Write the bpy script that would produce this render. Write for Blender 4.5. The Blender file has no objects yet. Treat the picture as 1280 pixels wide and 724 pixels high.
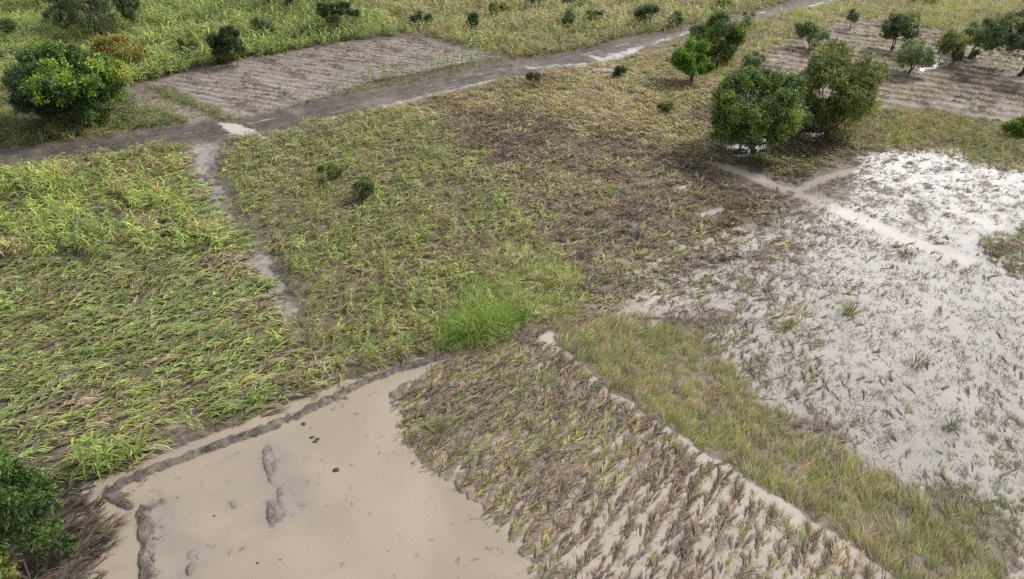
import bpy, math, numpy as np
from mathutils import Vector
R = math.radians
rng = np.random.default_rng(11)
scene = bpy.context.scene
COL = scene.collection

# ------------------------------------------------------------------ camera geometry
H, PITCH, F = 25.0, R(35.0), 865.0
cp, sp = math.cos(PITCH), math.sin(PITCH)
def G(px, py):
    """ground point (z=0) seen at a photograph position"""
    dx, up = (px - 640) / F, (362 - py) / F
    y, z = cp + up * sp, -sp + up * cp
    t = H / -z
    return np.array([dx * t, y * t])
def slant(x, y): return math.sqrt(x * x + y * y + H * H)
def depress(x, y): return math.atan2(H, math.hypot(x, y))

# ------------------------------------------------------------------ noise
_T = np.random.default_rng(3).random((512, 512)).astype(np.float32)
def vnoise(x, y, seed=0):
    xi, yi = np.floor(x).astype(np.int64), np.floor(y).astype(np.int64)
    fx, fy = x - xi, y - yi
    fx, fy = fx * fx * (3 - 2 * fx), fy * fy * (3 - 2 * fy)
    a, b = seed * 131 + 17, seed * 71 + 5
    h = lambda i, j: _T[(xi + i + a) & 511, (yi + j + b) & 511]
    return (h(0, 0) * (1 - fx) + h(1, 0) * fx) * (1 - fy) + (h(0, 1) * (1 - fx) + h(1, 1) * fx) * fy
def fbm(x, y, size, octs=4, seed=0):
    v, amp, tot, f = 0, 1.0, 0, 1.0 / size
    for o in range(octs):
        # turn every octave so the lattice never lines up
        c, s = math.cos(o * 1.1 + seed), math.sin(o * 1.1 + seed)
        v = v + amp * vnoise((x * c - y * s) * f, (x * s + y * c) * f, seed + o * 3)
        tot += amp; amp *= 0.5; f *= 2.07
    return v / tot
def sstep(a, b, x):
    t = np.clip((x - a) / (b - a), 0, 1)
    return t * t * (3 - 2 * t)

# ------------------------------------------------------------------ polygons on the ground
def W(pts): return np.array([G(*p) for p in pts])
def sdf(P, x, y, margin):
    """signed distance, negative inside; far points get +margin"""
    out = np.full(x.shape, margin, np.float32)
    lo, hi = P.min(0) - margin, P.max(0) + margin
    m = (x > lo[0]) & (x < hi[0]) & (y > lo[1]) & (y < hi[1])
    if not m.any(): return out
    X, Y = x[m], y[m]
    d = np.full(X.shape, 1e9); ins = np.zeros(X.shape, bool)
    n = len(P)
    for i in range(n):
        ax, ay = P[i]; bx, by = P[(i + 1) % n]
        ex, ey = bx - ax, by - ay
        wx, wy = X - ax, Y - ay
        t = np.clip((wx * ex + wy * ey) / (ex * ex + ey * ey + 1e-12), 0, 1)
        d = np.minimum(d, (wx - ex * t) ** 2 + (wy - ey * t) ** 2)
        c = (ay > Y) != (by > Y)
        if ey != 0: ins ^= c & (X < ex * (Y - ay) / ey + ax)
    d = np.sqrt(d); d[ins] *= -1
    out[m] = np.minimum(d, margin)
    return out
def pdist(P, x, y):
    d = np.full(x.shape, 1e9)
    for i in range(len(P) - 1):
        ax, ay = P[i]; ex, ey = P[i + 1] - P[i]
        wx, wy = x - ax, y - ay
        t = np.clip((wx * ex + wy * ey) / (ex * ex + ey * ey + 1e-12), 0, 1)
        d = np.minimum(d, (wx - ex * t) ** 2 + (wy - ey * t) ** 2)
    return np.sqrt(d)
def mask(P, x, y, feather=0.6, warp=0.8, wsize=2.5, seed=1):
    wx = x + warp * (fbm(x, y, wsize, 3, seed) - .5) * 2
    wy = y + warp * (fbm(x, y, wsize, 3, seed + 7) - .5) * 2
    return 1 - sstep(-feather, feather, sdf(P, wx, wy, feather + 1.0))

# outlines read off the photograph, laid on the ground
ROAD = W([(-200,232),(0,190),(60,184),(130,172),(180,165),(240,157),(270,151),(300,150),(340,143),(420,124),(500,112),(560,99),(620,82),(660,77),(720,65),(790,50),(850,37),(900,26),(960,12),(1000,3),(1060,-14),(1200,-50),(1290,-50),(1110,-14),(1045,2),(1000,12),(960,22),(925,30),(865,43),(830,55),(780,73),(740,82),(700,86),(640,97),(590,108),(520,128),(450,142),(400,152),(345,168),(300,174),(240,183),(180,190),(120,197),(60,206),(0,213),(-200,256)])
RUTS = [W([(-200,243),(0,200),(60,194),(130,184),(180,177),(240,170),(300,161),(345,152),(420,136),(500,120),(560,106),(620,92),(660,86),(720,74),(790,57),(850,41),(900,30),(960,17),(1000,8),(1060,-8)]),
        W([(0,207),(120,191),(240,178),(330,168),(400,148),(460,137),(560,114),(640,94),(700,82),(760,72),(830,51),(900,34),(1000,10)])]
PUDDLE = W([(270,152),(296,154),(318,162),(340,175),(332,179),(305,171),(285,164)])
PUDDLES = [W([(340,166),(400,150),(452,138),(462,141),(405,156),(352,171)]), W([(655,84),(700,80),(735,78),(732,81),(690,85),(660,88)]),
           W([(728,67),(738,68),(762,76),(750,78)]), W([(745,74),(790,60),(862,38),(866,41),(800,62),(775,76)]),
           W([(470,133),(590,105),(640,95),(642,97),(590,109),(480,136)]), W([(60,200),(150,190),(240,178),(238,182),(150,194),(60,204)])]
CHANNEL = W([(220,180),(278,176),(272,205),(280,228),(293,262),(308,285),(338,312),(356,343),(380,385),(384,409),(344,409),(324,382),(315,354),(299,320),(285,299),(262,276),(243,264),(229,232)])
CHANPUD = [W([(230,184),(264,182),(260,212),(270,238),(252,244),(237,218)]), W([(308,316),(336,322),(352,350),(370,390),(352,398),(334,368),(318,345)])]
BRANCHPUD = W([(372,190),(382,194),(395,214),(388,218),(378,206)])
PLOT = W([(186,104),(250,88),(330,72),(430,55),(520,47),(575,58),(630,71),(560,84),(480,100),(420,118),(350,138),(295,149),(255,131),(215,116)])
POND = W([(578,447),(548,437),(500,455),(440,472),(380,495),(330,515),(270,540),(215,565),(160,585),(105,600),(108,628),(135,655),(125,690),(118,724),(100,820),(680,830),(668,715),(640,680),(600,632),(560,605),(520,580),(500,548),(505,520),(482,500),(505,480),(545,463)])
MUDPATCH = W([(205,522),(232,515),(246,548),(200,570),(186,560)])
BANK1 = W([(566,443),(545,450),(500,462),(440,485),(385,512),(330,538),(270,558),(200,585),(155,603),(139,613),(148,625),(158,633)])
BANK2 = W([(176,640),(181,665),(187,700),(197,750),(205,800)])
SHOALS = [(W([(330,548),(352,555),(362,575),(350,595),(365,615),(385,628),(375,645),(345,660),(325,650),(338,620),(325,590),(328,565)]), .20),
          (W([(256,588),(300,563),(304,566),(270,588)]), .19), (W([(264,618),(290,603),(291,610),(268,621)]), .19), (W([(366,590),(385,568),(388,571),(372,592)]), .19),
          (W([(282,622),(296,617),(296,640),(284,640)]), .16), (W([(222,720),(235,690),(252,680),(250,700),(232,724)]), .21), (W([(185,632),(214,620),(212,626),(190,640)]), .20),
          (W([(205,630),(212,660),(200,668),(192,650)]), .16), (W([(192,680),(214,665),(215,668),(194,684)]), .22), (W([(390,716),(416,702),(420,706),(396,722)]), .19), (W([(268,680),(284,668),(285,676),(270,684)]), .17)]
CLODS = W([(474,500),(515,474),(545,464),(540,490),(520,520),(512,545),(498,545),(494,518)])
FIELDC = W([(492,486),(538,460),(580,442),(640,423),(668,412),(712,455),(770,502),(830,545),(900,590),(1000,656),(1108,724),(1230,800),(660,830),(656,715),(630,684),(592,638),(552,610),(512,584),(492,550),(500,520)])
PATH = W([(668,411),(690,415),(702,436),(722,452),(760,482),(792,505),(800,520),(832,532),(880,562),(940,602),(1000,640),(1060,680),(1120,724),(1160,760),(1120,760),(1088,724),(1024,682),(952,635),(886,584),(832,549),(775,512),(740,478),(700,448),(680,432)])
STRIP = W([(688,410),(730,398),(790,402),(850,415),(890,440),(905,470),(950,515),(985,552),(1030,570),(1080,590),(1110,620),(1180,640),(1225,668),(1262,724),(1280,800),(1160,800),(1102,726),(1045,684),(986,645),(926,608),(866,567),(818,538),(786,515),(746,486),(709,456),(690,438)])
FLOOD = W([(800,400),(850,375),(890,352),(930,290),(985,255),(1000,235),(940,225),(900,212),(905,200),(985,232),(1070,215),(1040,196),(1080,188),(1135,182),(1200,196),(1290,212),(1500,250),(1500,900),(1320,900),(1262,724),(1225,662),(1180,634),(1110,614),(1080,580),(1030,560),(985,545),(950,508),(905,465),(890,440),(850,412)])
WHITE = W([(1050,195),(1140,183),(1200,200),(1290,215),(1420,240),(1420,320),(1290,330),(1200,320),(1100,300),(1000,256),(985,240),(1040,232),(1080,240)])
STREAM = [(W([(898,208),(945,224),(990,242),(1060,268),(1130,300),(1200,322)]), .75), (W([(985,242),(1030,222),(1066,213)]), 0.55), (W([(1285,450),(1210,520),(1150,560),(1100,585)]), 0.8), (W([(800,398),(845,382),(880,360),(925,295)]), 1.1), (W([(905,430),(950,420),(985,400)]), 1.0), (W([(930,450),(960,480),(1000,465)]), 1.0)]
TREEPUD = [W([(905,180),(930,172),(975,174),(978,182),(945,190),(908,188)]), W([(1000,166),(1030,165),(1032,170),(1003,172)]), W([(915,193),(950,192),(948,198),(920,197)]), W([(842,236),(862,225),(868,230),(852,246)]), W([(868,265),(900,258),(908,264),(880,272)]), W([(850,192),(866,196),(862,200)]), W([(1146,87),(1160,82),(1178,78),(1172,83),(1152,90)]), W([(900,96),(925,100),(922,103),(902,100)])]
WETC = W([(700,330),(780,290),(860,290),(900,300),(880,360),(830,380),(760,375),(720,360)])
RIDGE = W([(905,95),(960,62),(1000,45),(1060,22),(1200,45),(1300,50),(1500,70),(1500,205),(1290,162),(1160,134),(1095,136),(1000,112)])
DARKCORNER = W([(-200,690),(0,610),(60,600),(104,602),(112,635),(140,655),(140,680),(130,724),(110,830),(-200,830)])
BARE = W([(155,118),(180,112),(215,124),(262,146),(240,156),(205,140),(170,132)])
LMAIZE = W([(-250,285),(-100,240),(0,217),(120,200),(224,188),(236,228),(262,266),(290,294),(303,322),(324,360),(335,402),(345,412),(366,496),(326,515),(260,539),(246,534),(212,522),(190,552),(182,578),(105,603),(90,615),(0,640),(-200,700)])
CMAIZE = W([(274,180),(345,167),(450,142),(520,140),(600,190),(640,262),(700,325),(735,392),(690,408),(640,424),(578,448),(545,441),(500,460),(440,477),(384,500),(366,500),(345,412),(374,402),(348,340),(303,290),(270,230)])
BROWN = W([(500,158),(640,132),(760,158),(890,190),(905,212),(985,245),(940,285),(910,320),(885,358),(800,398),(730,390),(690,325),(640,270),(600,205)])
TAN = W([(345,168),(450,143),(560,114),(640,99),(700,88),(790,74),(850,58),(905,100),(915,180),(900,205),(880,195),(760,165),(640,140),(520,156),(440,168)])
UNDERTREE = W([(890,185),(1000,150),(1100,140),(1100,180),(1050,192),(990,230),(905,200)])
OLIVE = W([(575,335),(640,312),(705,330),(735,385),(690,405),(650,385),(590,372)])
LONG = W([(1040,180),(1095,140),(1160,137),(1290,166),(1500,208),(1500,262),(1290,214),(1210,200),(1150,186),(1080,190)])
BEYOND = W([(1060,3),(1120,-14),(1300,-50),(1700,-40),(1700,75),(1300,48),(1200,43),(1060,22),(1000,45),(960,62),(905,98),(850,62),(830,57),(870,44),(930,31),(1000,14)])
TOPMID = W([(440,0),(505,44),(530,46),(575,57),(632,70),(660,74),(720,63),(790,48),(850,35),(900,24),(1000,1),(1060,-16),(1200,-60),(380,-70)])
TOPLEFT = W([(-400,120),(0,118),(150,112),(186,102),(250,86),(330,70),(430,53),(505,44),(440,0),(380,-70),(-600,-70)])
VERGE = W([(-300,215),(-300,110),(0,115),(150,112),(185,138),(215,142),(240,155),(180,162),(130,169),(60,181),(0,187)])
HEDGELINE = W([(262,150),(300,148),(350,137),(420,117),(480,99),(560,83),(640,71),(655,76),(622,81),(560,96),(500,109),(420,122),(345,142),(300,149)])
PLOTEDGE = W([(185,112),(200,108),(250,128),(300,150),(290,152),(250,140),(215,125)])
RIGHTWEED = W([(1225,300),(1300,280),(1400,300),(1400,360),(1290,350),(1240,335)])
RIGHTGREY = W([(1170,560),(1230,510),(1300,480),(1400,480),(1400,900),(1300,900),(1262,724),(1225,660),(1170,630)])

DIRS = [(100,500,50,-27),(250,420,40,-25),(130,380,30,-22),(600,500,35,-28),(700,600,16,-21),(850,650,12,-24),(980,690,10,-24),(850,480,22,-22),(1000,560,14,-20),(1150,680,5,-26),
        (700,250,16,-18),(800,180,25,-10),(1000,320,20,-14),(1150,230,24,-11),(1250,550,2,-20),(1200,160,25,7),(500,300,20,-14),(760,120,25,-4),(560,600,28,-26),(60,680,40,-30)]
_dp = np.array([G(a, b) for a, b, c, d in DIRS]); _dv = np.array([G(a + c * .2, b + d * .2) - G(a, b) for a, b, c, d in DIRS]); _dv /= np.linalg.norm(_dv, axis=1)[:, None]
def flow(x, y):
    w = 1 / ((x[:, None] - _dp[:, 0]) ** 2 + (y[:, None] - _dp[:, 1]) ** 2 + 6) ** 1.3
    v = w @ _dv
    return np.arctan2(v[:, 1], v[:, 0])

def row_angle(px, py, dx, dy):
    v = G(px + dx, py + dy) - G(px, py); return math.atan2(v[1], v[0]) + math.pi / 2
SOIL = np.array([.115, .092, .072])
def lerp(a, b, t): return a + (b - a) * t
def fields(x, y):
    """height, soil colour, silt colour of the water and wetness of the ground at many points"""
    n1, n2, n3 = fbm(x, y, 3.0, 4, 1) - .5, fbm(x, y, .55, 3, 2) - .5, fbm(x, y, 9, 3, 5) - .5
    n4 = fbm(x, y, .22, 2, 17) - .5
    z = .13 + .10 * n1 + .09 * n2 + .08 * n3
    soil = np.broadcast_to(SOIL, x.shape + (3,)).astype(np.float32) * (1 + .5 * (n1 + n2))[..., None]
    silt = np.broadcast_to(np.array([.34, .295, .26]), x.shape + (3,)).astype(np.float32).copy()
    wet = np.full(x.shape, .25, np.float32)
    def lay(m, zz=None, s=None, w=None, si=None):
        nonlocal z, soil, silt, wet
        if zz is not None: z = lerp(z, zz, m)
        if s is not None: soil = lerp(soil, np.asarray(s, np.float32) * (1 + .35 * n1 + .5 * n2)[..., None], m[..., None])
        if w is not None: wet = lerp(wet, w, m)
        if si is not None: silt = lerp(silt, np.asarray(si, np.float32), m[..., None])
    # beyond the road and the top fields: dark soil with litter
    lay(mask(TAN, x, y, 1, 1, 3, 2), .14 + .05 * n2 + .06 * n1, (.20, .155, .095), .1)
    lay(mask(BROWN, x, y, 4, 3, 4, 3), .07 + .10 * n2 + .08 * n1, (.15, .118, .092), .4)
    lay(mask(WETC, x, y, 2, 2, 3, 4), .005 + .13 * n2 + .10 * n1, (.20, .175, .15), .7, (.42, .37, .34))
    # ridged fields: furrows run across the slope of the plot
    for P, sd, ang, sp_, c, lev in ((PLOT, 5, row_angle(300, 100, 40, 6), 1.15, (.235, .205, .185), .035), (RIDGE, 6, row_angle(1150, 100, 40, 6), 2.0, (.235, .20, .172), .10)):
        m = mask(P, x, y, .5, .5, 2, sd)
        q = x * math.cos(ang) + y * math.sin(ang) + .7 * (fbm(x, y, 5, 2, 8) - .5) + .5 * (fbm(x, y, 1.2, 2, 9) - .5)
        rid = np.sin(q * 2 * math.pi / sp_)
        lay(m, lev + (.04 if sd == 5 else .085) * rid * sstep(.25, .55, fbm(x, y, 4, 2, 19)) + .12 * n2 + .08 * n4 + .07 * n1 + .06 * n3, c, .4, (.25, .225, .205))
        soil = soil * (1 - (.28 if sd == 5 else .5) * (m * sstep(-.1, .7, rid + 1.2 * n2))[..., None])
    lay(mask(BARE, x, y, .6, .5, 2, 7), .08 + .05 * n2, (.20, .17, .145), .5)
    # road with ruts
    m = mask(ROAD, x, y, .45, .5, 2, 9)
    rr = np.minimum(pdist(RUTS[0], x, y), pdist(RUTS[1], x, y))
    rn = fbm(x, y, 2.2, 3, 12)
    lay(m, .085 - .085 * np.exp(-((rr - .9) / .3) ** 2) + .045 * np.exp(-(rr / .4) ** 2) + .09 * n2 + .06 * n4 + .10 * (rn - .5), (.082, .066, .055), .45, (.30, .27, .245))
    soil = lerp(soil, np.array([.20, .175, .155], np.float32), (m * sstep(.6, .74, rn) * .45)[..., None])
    soil = soil * (1 + .9 * (m * (fbm(rr * 3.2, (x + .4 * y) * .22, 1.0, 3, 44) - .5)))[..., None]
    gsoil_n = fbm(x, y, .8, 3, 61)
    soil = soil * (1 - .35 * (m * sstep(.5, .62, gsoil_n)))[..., None]
    for i, P in enumerate(PUDDLES): lay(mask(P, x, y, .3, .35, 1.2, 30 + i), -.035 + .10 * n2 + .06 * n1, None, .8, (.30, .275, .255))
    lay(mask(PUDDLE, x, y, .25, .25, 1.5, 40), -.07 + .02 * n2, None, 1, (.40, .37, .35))
    lay(mask(CHANNEL, x, y, .6, .9, 1.8, 10), .005 + .16 * n2 + .12 * n1 + .06 * n4, (.15, .13, .117), .8, (.245, .226, .215))
    for i, P in enumerate(CHANPUD): lay(mask(P, x, y, .6, .7, 1.2, 80 + i), -.03 + .10 * n2 + .05 * n4, None, .9, (.29, .27, .255))
    lay(mask(BRANCHPUD, x, y, .4, .4, 1.5, 10), -.03 + .05 * n2, None, .9, (.33, .305, .29))
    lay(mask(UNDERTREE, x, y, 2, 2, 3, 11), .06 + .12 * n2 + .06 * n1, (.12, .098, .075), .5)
    # lower middle field: the water stands higher towards the right-hand path
    m = mask(FIELDC, x, y, .5, .6, 1.5, 13)
    g0, g1 = G(600, 460), G(900, 720)
    t = np.clip(((x - g0[0]) * (g1 - g0)[0] + (y - g0[1]) * (g1 - g0)[1]) / ((g1 - g0) ** 2).sum(), 0, 1.2)
    fa = R(62); q = x * math.sin(fa) - y * math.cos(fa) + .25 * (fbm(x, y, 3, 2, 3) - .5)
    lay(m, .055 - .12 * t + .16 * n2 + .10 * n1 + .09 * n4 + .03 * np.sin(q * 2 * math.pi / .85), (.185, .147, .115), .4, (.335, .298, .265))
    # the flooded flat on the right
    m = mask(FLOOD, x, y, 2.5, 3.0, 4, 14)
    an = fbm(x * .8 + y * .5, y * .8 - x * .5, .8, 3, 21) - .5
    lay(m, -.062 + .085 * (1 - sstep(-13, 7, x - .6 * y)) + .11 * an + .08 * n2 + .07 * n4 + .07 * n3, (.215, .185, .16), .6, (.288, .27, .252))
    lay(mask(WHITE, x, y, 2.5, 3, 3, 15), -.03 + .12 * an + .08 * n2 + .06 * n4 + .06 * n3, (.13, .105, .085), .7, (.30, .28, .262))
    for i, (P, wd) in enumerate(STREAM):
        d = pdist(P, x + 1.2 * n1 + .5 * n2, y + 1.2 * n1)
        lay((1 - sstep(wd * .4, wd * 1.3, d)) if i < 2 else .8 * (1 - sstep(wd * .2, wd * 3, d + 1.2 * n1)), -.09 + .05 * n2 if i < 2 else -.06 + .08 * n2, None, 1, (.36, .32, .285) if i < 2 else None)
    for i, P in enumerate(TREEPUD): lay(mask(P, x, y, .4, .6, 1.5, 50 + i), -.07 + .08 * n2, None, 1, (.33, .31, .29))
    lay(mask(STRIP, x, y, .9, 1.2, 2, 16), .05 + .09 * n2 + .05 * n1, (.145, .12, .09), .6)
    lay(mask(PATH, x, y, .25, .3, .9, 17), -.065 + .08 * n2, (.28, .245, .215), .8, (.35, .315, .285))
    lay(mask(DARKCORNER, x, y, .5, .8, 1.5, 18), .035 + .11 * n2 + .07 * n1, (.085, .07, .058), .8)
    # the beige pond with its broken bank and shoals
    pm = mask(POND, x + .3 * n2 + .25 * n4, y + .3 * n2, .25, .35, 1.2, 19)
    lay(pm, -.17 + .05 * n2 + .03 * n1, (.17, .145, .125), 1, (.296, .249, .195))
    lay(mask(MUDPATCH, x, y, .4, .3, 1, 20), .03 + .06 * n2, (.19, .16, .135), .8)
    sm = mask(SHOALS[0][0], x, y, 1.6, .9, 1.5, 60) * .9 + mask(W([(180,640),(230,630),(260,690),(250,730),(200,730)]), x, y, 1.4, .9, 1.5, 61) * .6
    silt = lerp(silt, np.array([.205, .187, .172], np.float32), sm[..., None])
    for i, (P, hh) in enumerate(SHOALS):
        mm = mask(P, x, y, .45, .4, .8, 60 + i)
        st_ = fbm(x * .8 + y * .6, (y * .8 - x * .6) * .35, .35, 3, 23) - .5
        z = lerp(z, -.03 + (.02 if hh > .195 else .006) + .42 * st_ + .07 * n4 + .06 * n1, mm)
        soil = lerp(soil, np.array([.15, .13, .118], np.float32), mm[..., None])
        silt = lerp(silt, np.array([.24, .215, .195], np.float32), (.75 * mm)[..., None])
    lay(mask(CLODS, x, y, .5, .4, .8, 88), -.015 + .26 * n2 + .2 * n4, (.13, .11, .095), .7, (.29, .26, .235))
    for P, wd in ((BANK1, .33), (BANK2, .36)):
        d = pdist(P, x + .22 * n2 + .7 * n1 + .25 * n4, y + .22 * n2 - .25 * n4)
        brk = sstep(.22, .42, fbm(x, y, 1.3, 2, 33))
        m = np.exp(-(d / wd) ** 4)
        z = lerp(z, .07 * brk + .028 + .05 * n2 + .10 * n4 + .08 * n1, m)
        soil = lerp(soil, np.array([.118, .098, .083], np.float32) * (1 + 1.4 * n2 + 1.2 * n4)[..., None], (m * .95)[..., None])
        wet = lerp(wet, .6, m)
    return z, np.clip(soil, .02, .6), np.clip(silt, .02, .7), wet

# ------------------------------------------------------------------ mesh helpers
def mesh_np(name, V, Q, attrs=(), smooth=False):
    """V (n,3); Q (m,4) quads"""
    me = bpy.data.meshes.new(name)
    me.vertices.add(len(V)); me.vertices.foreach_set('co', np.asarray(V, np.float32).ravel())
    k = Q.shape[1]
    me.loops.add(Q.size); me.loops.foreach_set('vertex_index', np.asarray(Q, np.int32).ravel())
    me.polygons.add(len(Q)); me.polygons.foreach_set('loop_start', np.arange(0, Q.size, k, dtype=np.int32))
    me.update(calc_edges=True)
    me.polygons.foreach_set('use_smooth', np.full(len(Q), smooth, bool))
    for nm, tp, a in attrs: put(me, nm, tp, a)
    return me
def put(me, nm, tp, a):
    at = me.attributes.new(nm, tp, 'POINT'); a = np.asarray(a, np.float32 if tp != 'INT' else np.int32)
    if tp == 'FLOAT_COLOR':
        if a.shape[1] == 3: a = np.concatenate([a, np.ones((len(a), 1), np.float32)], 1)
        at.data.foreach_set('color', a.ravel())
    elif tp == 'FLOAT_VECTOR': at.data.foreach_set('vector', a.ravel())
    else: at.data.foreach_set('value', a.ravel())
def link(name, me, mat=None, parent=None, **props):
    o = bpy.data.objects.new(name, me); COL.objects.link(o)
    if mat and not me.materials: me.materials.append(mat)
    if parent: o.parent = parent
    for k, v in props.items(): o[k] = v
    return o
def root(name, label, cat, loc, group=None):
    o = bpy.data.objects.new(name, None); COL.objects.link(o); o.empty_display_size = .3
    o.location = loc; o['label'] = label; o['category'] = cat
    if group: o['group'] = group
    return o
class Acc:
    """collects quads with a per-vertex shade and colour"""
    def __init__(s): s.V, s.Q, s.C, s.n = [], [], [], 0
    def add(s, V, Q, C):
        V = np.asarray(V, float); s.V.append(V); s.Q.append(np.asarray(Q) + s.n)
        C = np.asarray(C, float); s.C.append(np.broadcast_to(C, (len(V), 3)) if C.ndim == 1 else C); s.n += len(V)
    def mesh(s, name, smooth=True): return mesh_np(name, np.concatenate(s.V), np.concatenate(s.Q), [('Col', 'FLOAT_COLOR', np.concatenate(s.C))], smooth)
def tube(acc, pts, rad, sides=6, col=(.1, .08, .06)):
    pts = np.asarray(pts, float); n = len(pts); V = []
    for i in range(n):
        d = pts[min(i + 1, n - 1)] - pts[max(i - 1, 0)]; d /= np.linalg.norm(d) + 1e-9
        a = np.cross(d, (0.31, .95, .05) if abs(d[1]) < .8 else (1, 0, 0)); a /= np.linalg.norm(a); b = np.cross(d, a)
        th = np.arange(sides) * 2 * math.pi / sides
        V.append(pts[i] + rad[i] * (np.cos(th)[:, None] * a + np.sin(th)[:, None] * b))
    Q = [[i * sides + k, i * sides + (k + 1) % sides, (i + 1) * sides + (k + 1) % sides, (i + 1) * sides + k] for i in range(n - 1) for k in range(sides)]
    V.append(pts[-1:] + 0); e = n * sides
    Q += [[(n - 1) * sides + k, (n - 1) * sides + (k + 1) % sides, e, e] for k in range(0)]
    acc.add(np.concatenate(V), np.array(Q), col)
Z = np.array([0, 0, 1.0])
def unit(v): return v / (np.linalg.norm(v) + 1e-9)
def strip(acc, base, d, L, w, nseg, droop, r, col, roll=.5, floor=.02, prof=None):
    """an arching strap leaf"""
    p, d = np.array(base, float), unit(np.array(d, float)); st = L / nseg
    side = unit(np.cross(d, Z) + 1e-4); side = unit(side + Z * r.uniform(-roll, roll))
    V = []
    for i in range(nseg + 1):
        u = i / nseg
        ww = w * .5 * (prof(u) if prof else (min(1, .45 + 2.2 * u) * (1 - u ** 2.5) + .04))
        V += [p - side * ww, p + side * ww]
        d = unit(d + np.array([0, 0, -droop * st]) + r.normal(0, .05, 3)); p = p + d * st
        if p[2] < floor: p[2] = floor + r.uniform(0, .02); d = unit(np.array([d[0], d[1], max(d[2], 0)]))
    Q = [[2 * i, 2 * i + 1, 2 * i + 3, 2 * i + 2] for i in range(nseg)]
    acc.add(V, Q, col)

# ------------------------------------------------------------------ materials
def nodes(name):
    m = bpy.data.materials.new(name); m.use_nodes = True; nt = m.node_tree; nt.nodes.clear()
    return m, nt, (lambda t, **kw: _mk(nt, t, kw))
def _mk(nt, t, kw):
    n = nt.nodes.new('ShaderNode' + t)
    for k, v in kw.items(): setattr(n, k, v)
    return n
def mixrgb(N, nt, a, b, fac, mode='MIX'):
    m = N('Mix', data_type='RGBA', blend_type=mode)
    for s, v in ((m.inputs[0], fac), (m.inputs[6], a), (m.inputs[7], b)):
        if hasattr(v, 'is_output'): nt.links.new(v, s)
        else: s.default_value = v if not isinstance(v, tuple) else v + (1,) * (4 - len(v))
    return m.outputs[2]
def leaf_material(name, inst=False, trans=.3, rough=.5):
    m, nt, N = nodes(name)
    out, bs, tr, mx = N('OutputMaterial'), N('BsdfPrincipled'), N('BsdfTranslucent'), N('MixShader')
    a = N('Attribute'); a.attribute_name = 'Col'; c = a.outputs['Color']
    if inst:
        t = N('Attribute'); t.attribute_type = 'INSTANCER'; t.attribute_name = 'tint'
        c = mixrgb(N, nt, c, t.outputs['Color'], 1.0, 'MULTIPLY')
    nt.links.new(c, bs.inputs['Base Color']); nt.links.new(c, tr.inputs['Color'])
    bs.inputs['Roughness'].default_value = rough; bs.inputs['Specular IOR Level'].default_value = .35
    mx.inputs[0].default_value = trans
    nt.links.new(bs.outputs[0], mx.inputs[1]); nt.links.new(tr.outputs[0], mx.inputs[2]); nt.links.new(mx.outputs[0], out.inputs[0])
    return m
M_LEAF = leaf_material('leaf', False, .3, .5)
M_CROP = leaf_material('crop_leaf', True, .33, .55)
def bark_material():
    m, nt, N = nodes('bark'); out, bs = N('OutputMaterial'), N('BsdfPrincipled')
    a = N('Attribute'); a.attribute_name = 'Col'
    nz = N('TexNoise'); nz.inputs['Scale'].default_value = 14; nz.inputs['Detail'].default_value = 6
    rmp = N('ValToRGB'); rmp.color_ramp.elements[0].position = .3; rmp.color_ramp.elements[0].color = (.45, .45, .45, 1); rmp.color_ramp.elements[1].position = .75; rmp.color_ramp.elements[1].color = (1.5, 1.5, 1.5, 1)
    nt.links.new(nz.outputs[0], rmp.inputs[0])
    nt.links.new(mixrgb(N, nt, a.outputs['Color'], rmp.outputs[0], 1.0, 'MULTIPLY'), bs.inputs['Base Color'])
    bp = N('Bump'); bp.inputs['Strength'].default_value = .6; bp.inputs['Distance'].default_value = .04
    nt.links.new(nz.outputs[0], bp.inputs['Height']); nt.links.new(bp.outputs[0], bs.inputs['Normal'])
    bs.inputs['Roughness'].default_value = .9; nt.links.new(bs.outputs[0], out.inputs[0])
    return m
M_BARK = bark_material()
def soil_material():
    m, nt, N = nodes('soil'); out, bs = N('OutputMaterial'), N('BsdfPrincipled')
    a = N('Attribute'); a.attribute_name = 'soil'; w = N('Attribute'); w.attribute_name = 'wet'
    co = N('TexCoord')
    n1 = N('TexNoise'); n1.inputs['Scale'].default_value = 3.2; n1.inputs['Detail'].default_value = 8; n1.inputs['Roughness'].default_value = .7
    n2 = N('TexNoise'); n2.inputs['Scale'].default_value = 14; n2.inputs['Detail'].default_value = 6
    for n in (n1, n2): nt.links.new(co.outputs['Object'], n.inputs['Vector'])
    rp = N('ValToRGB'); rp.color_ramp.elements[0].position = .3; rp.color_ramp.elements[0].color = (.55, .53, .5, 1); rp.color_ramp.elements[1].position = .72; rp.color_ramp.elements[1].color = (1.45, 1.42, 1.4, 1)
    nt.links.new(n1.outputs[0], rp.inputs[0])
    nt.links.new(mixrgb(N, nt, a.outputs['Color'], rp.outputs[0], 1.0, 'MULTIPLY'), bs.inputs['Base Color'])
    mr = N('MapRange'); mr.inputs['To Min'].default_value = .95; mr.inputs['To Max'].default_value = .34
    nt.links.new(w.outputs['Fac'], mr.inputs['Value']); nt.links.new(mr.outputs[0], bs.inputs['Roughness'])
    ad = N('Math', operation='ADD'); nt.links.new(n1.outputs[0], ad.inputs[0]); nt.links.new(n2.outputs[0], ad.inputs[1])
    bp = N('Bump'); bp.inputs['Strength'].default_value = .7; bp.inputs['Distance'].default_value = .12
    nt.links.new(ad.outputs[0], bp.inputs['Height']); nt.links.new(bp.outputs[0], bs.inputs['Normal'])
    nt.links.new(bs.outputs[0], out.inputs[0]); return m
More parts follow.
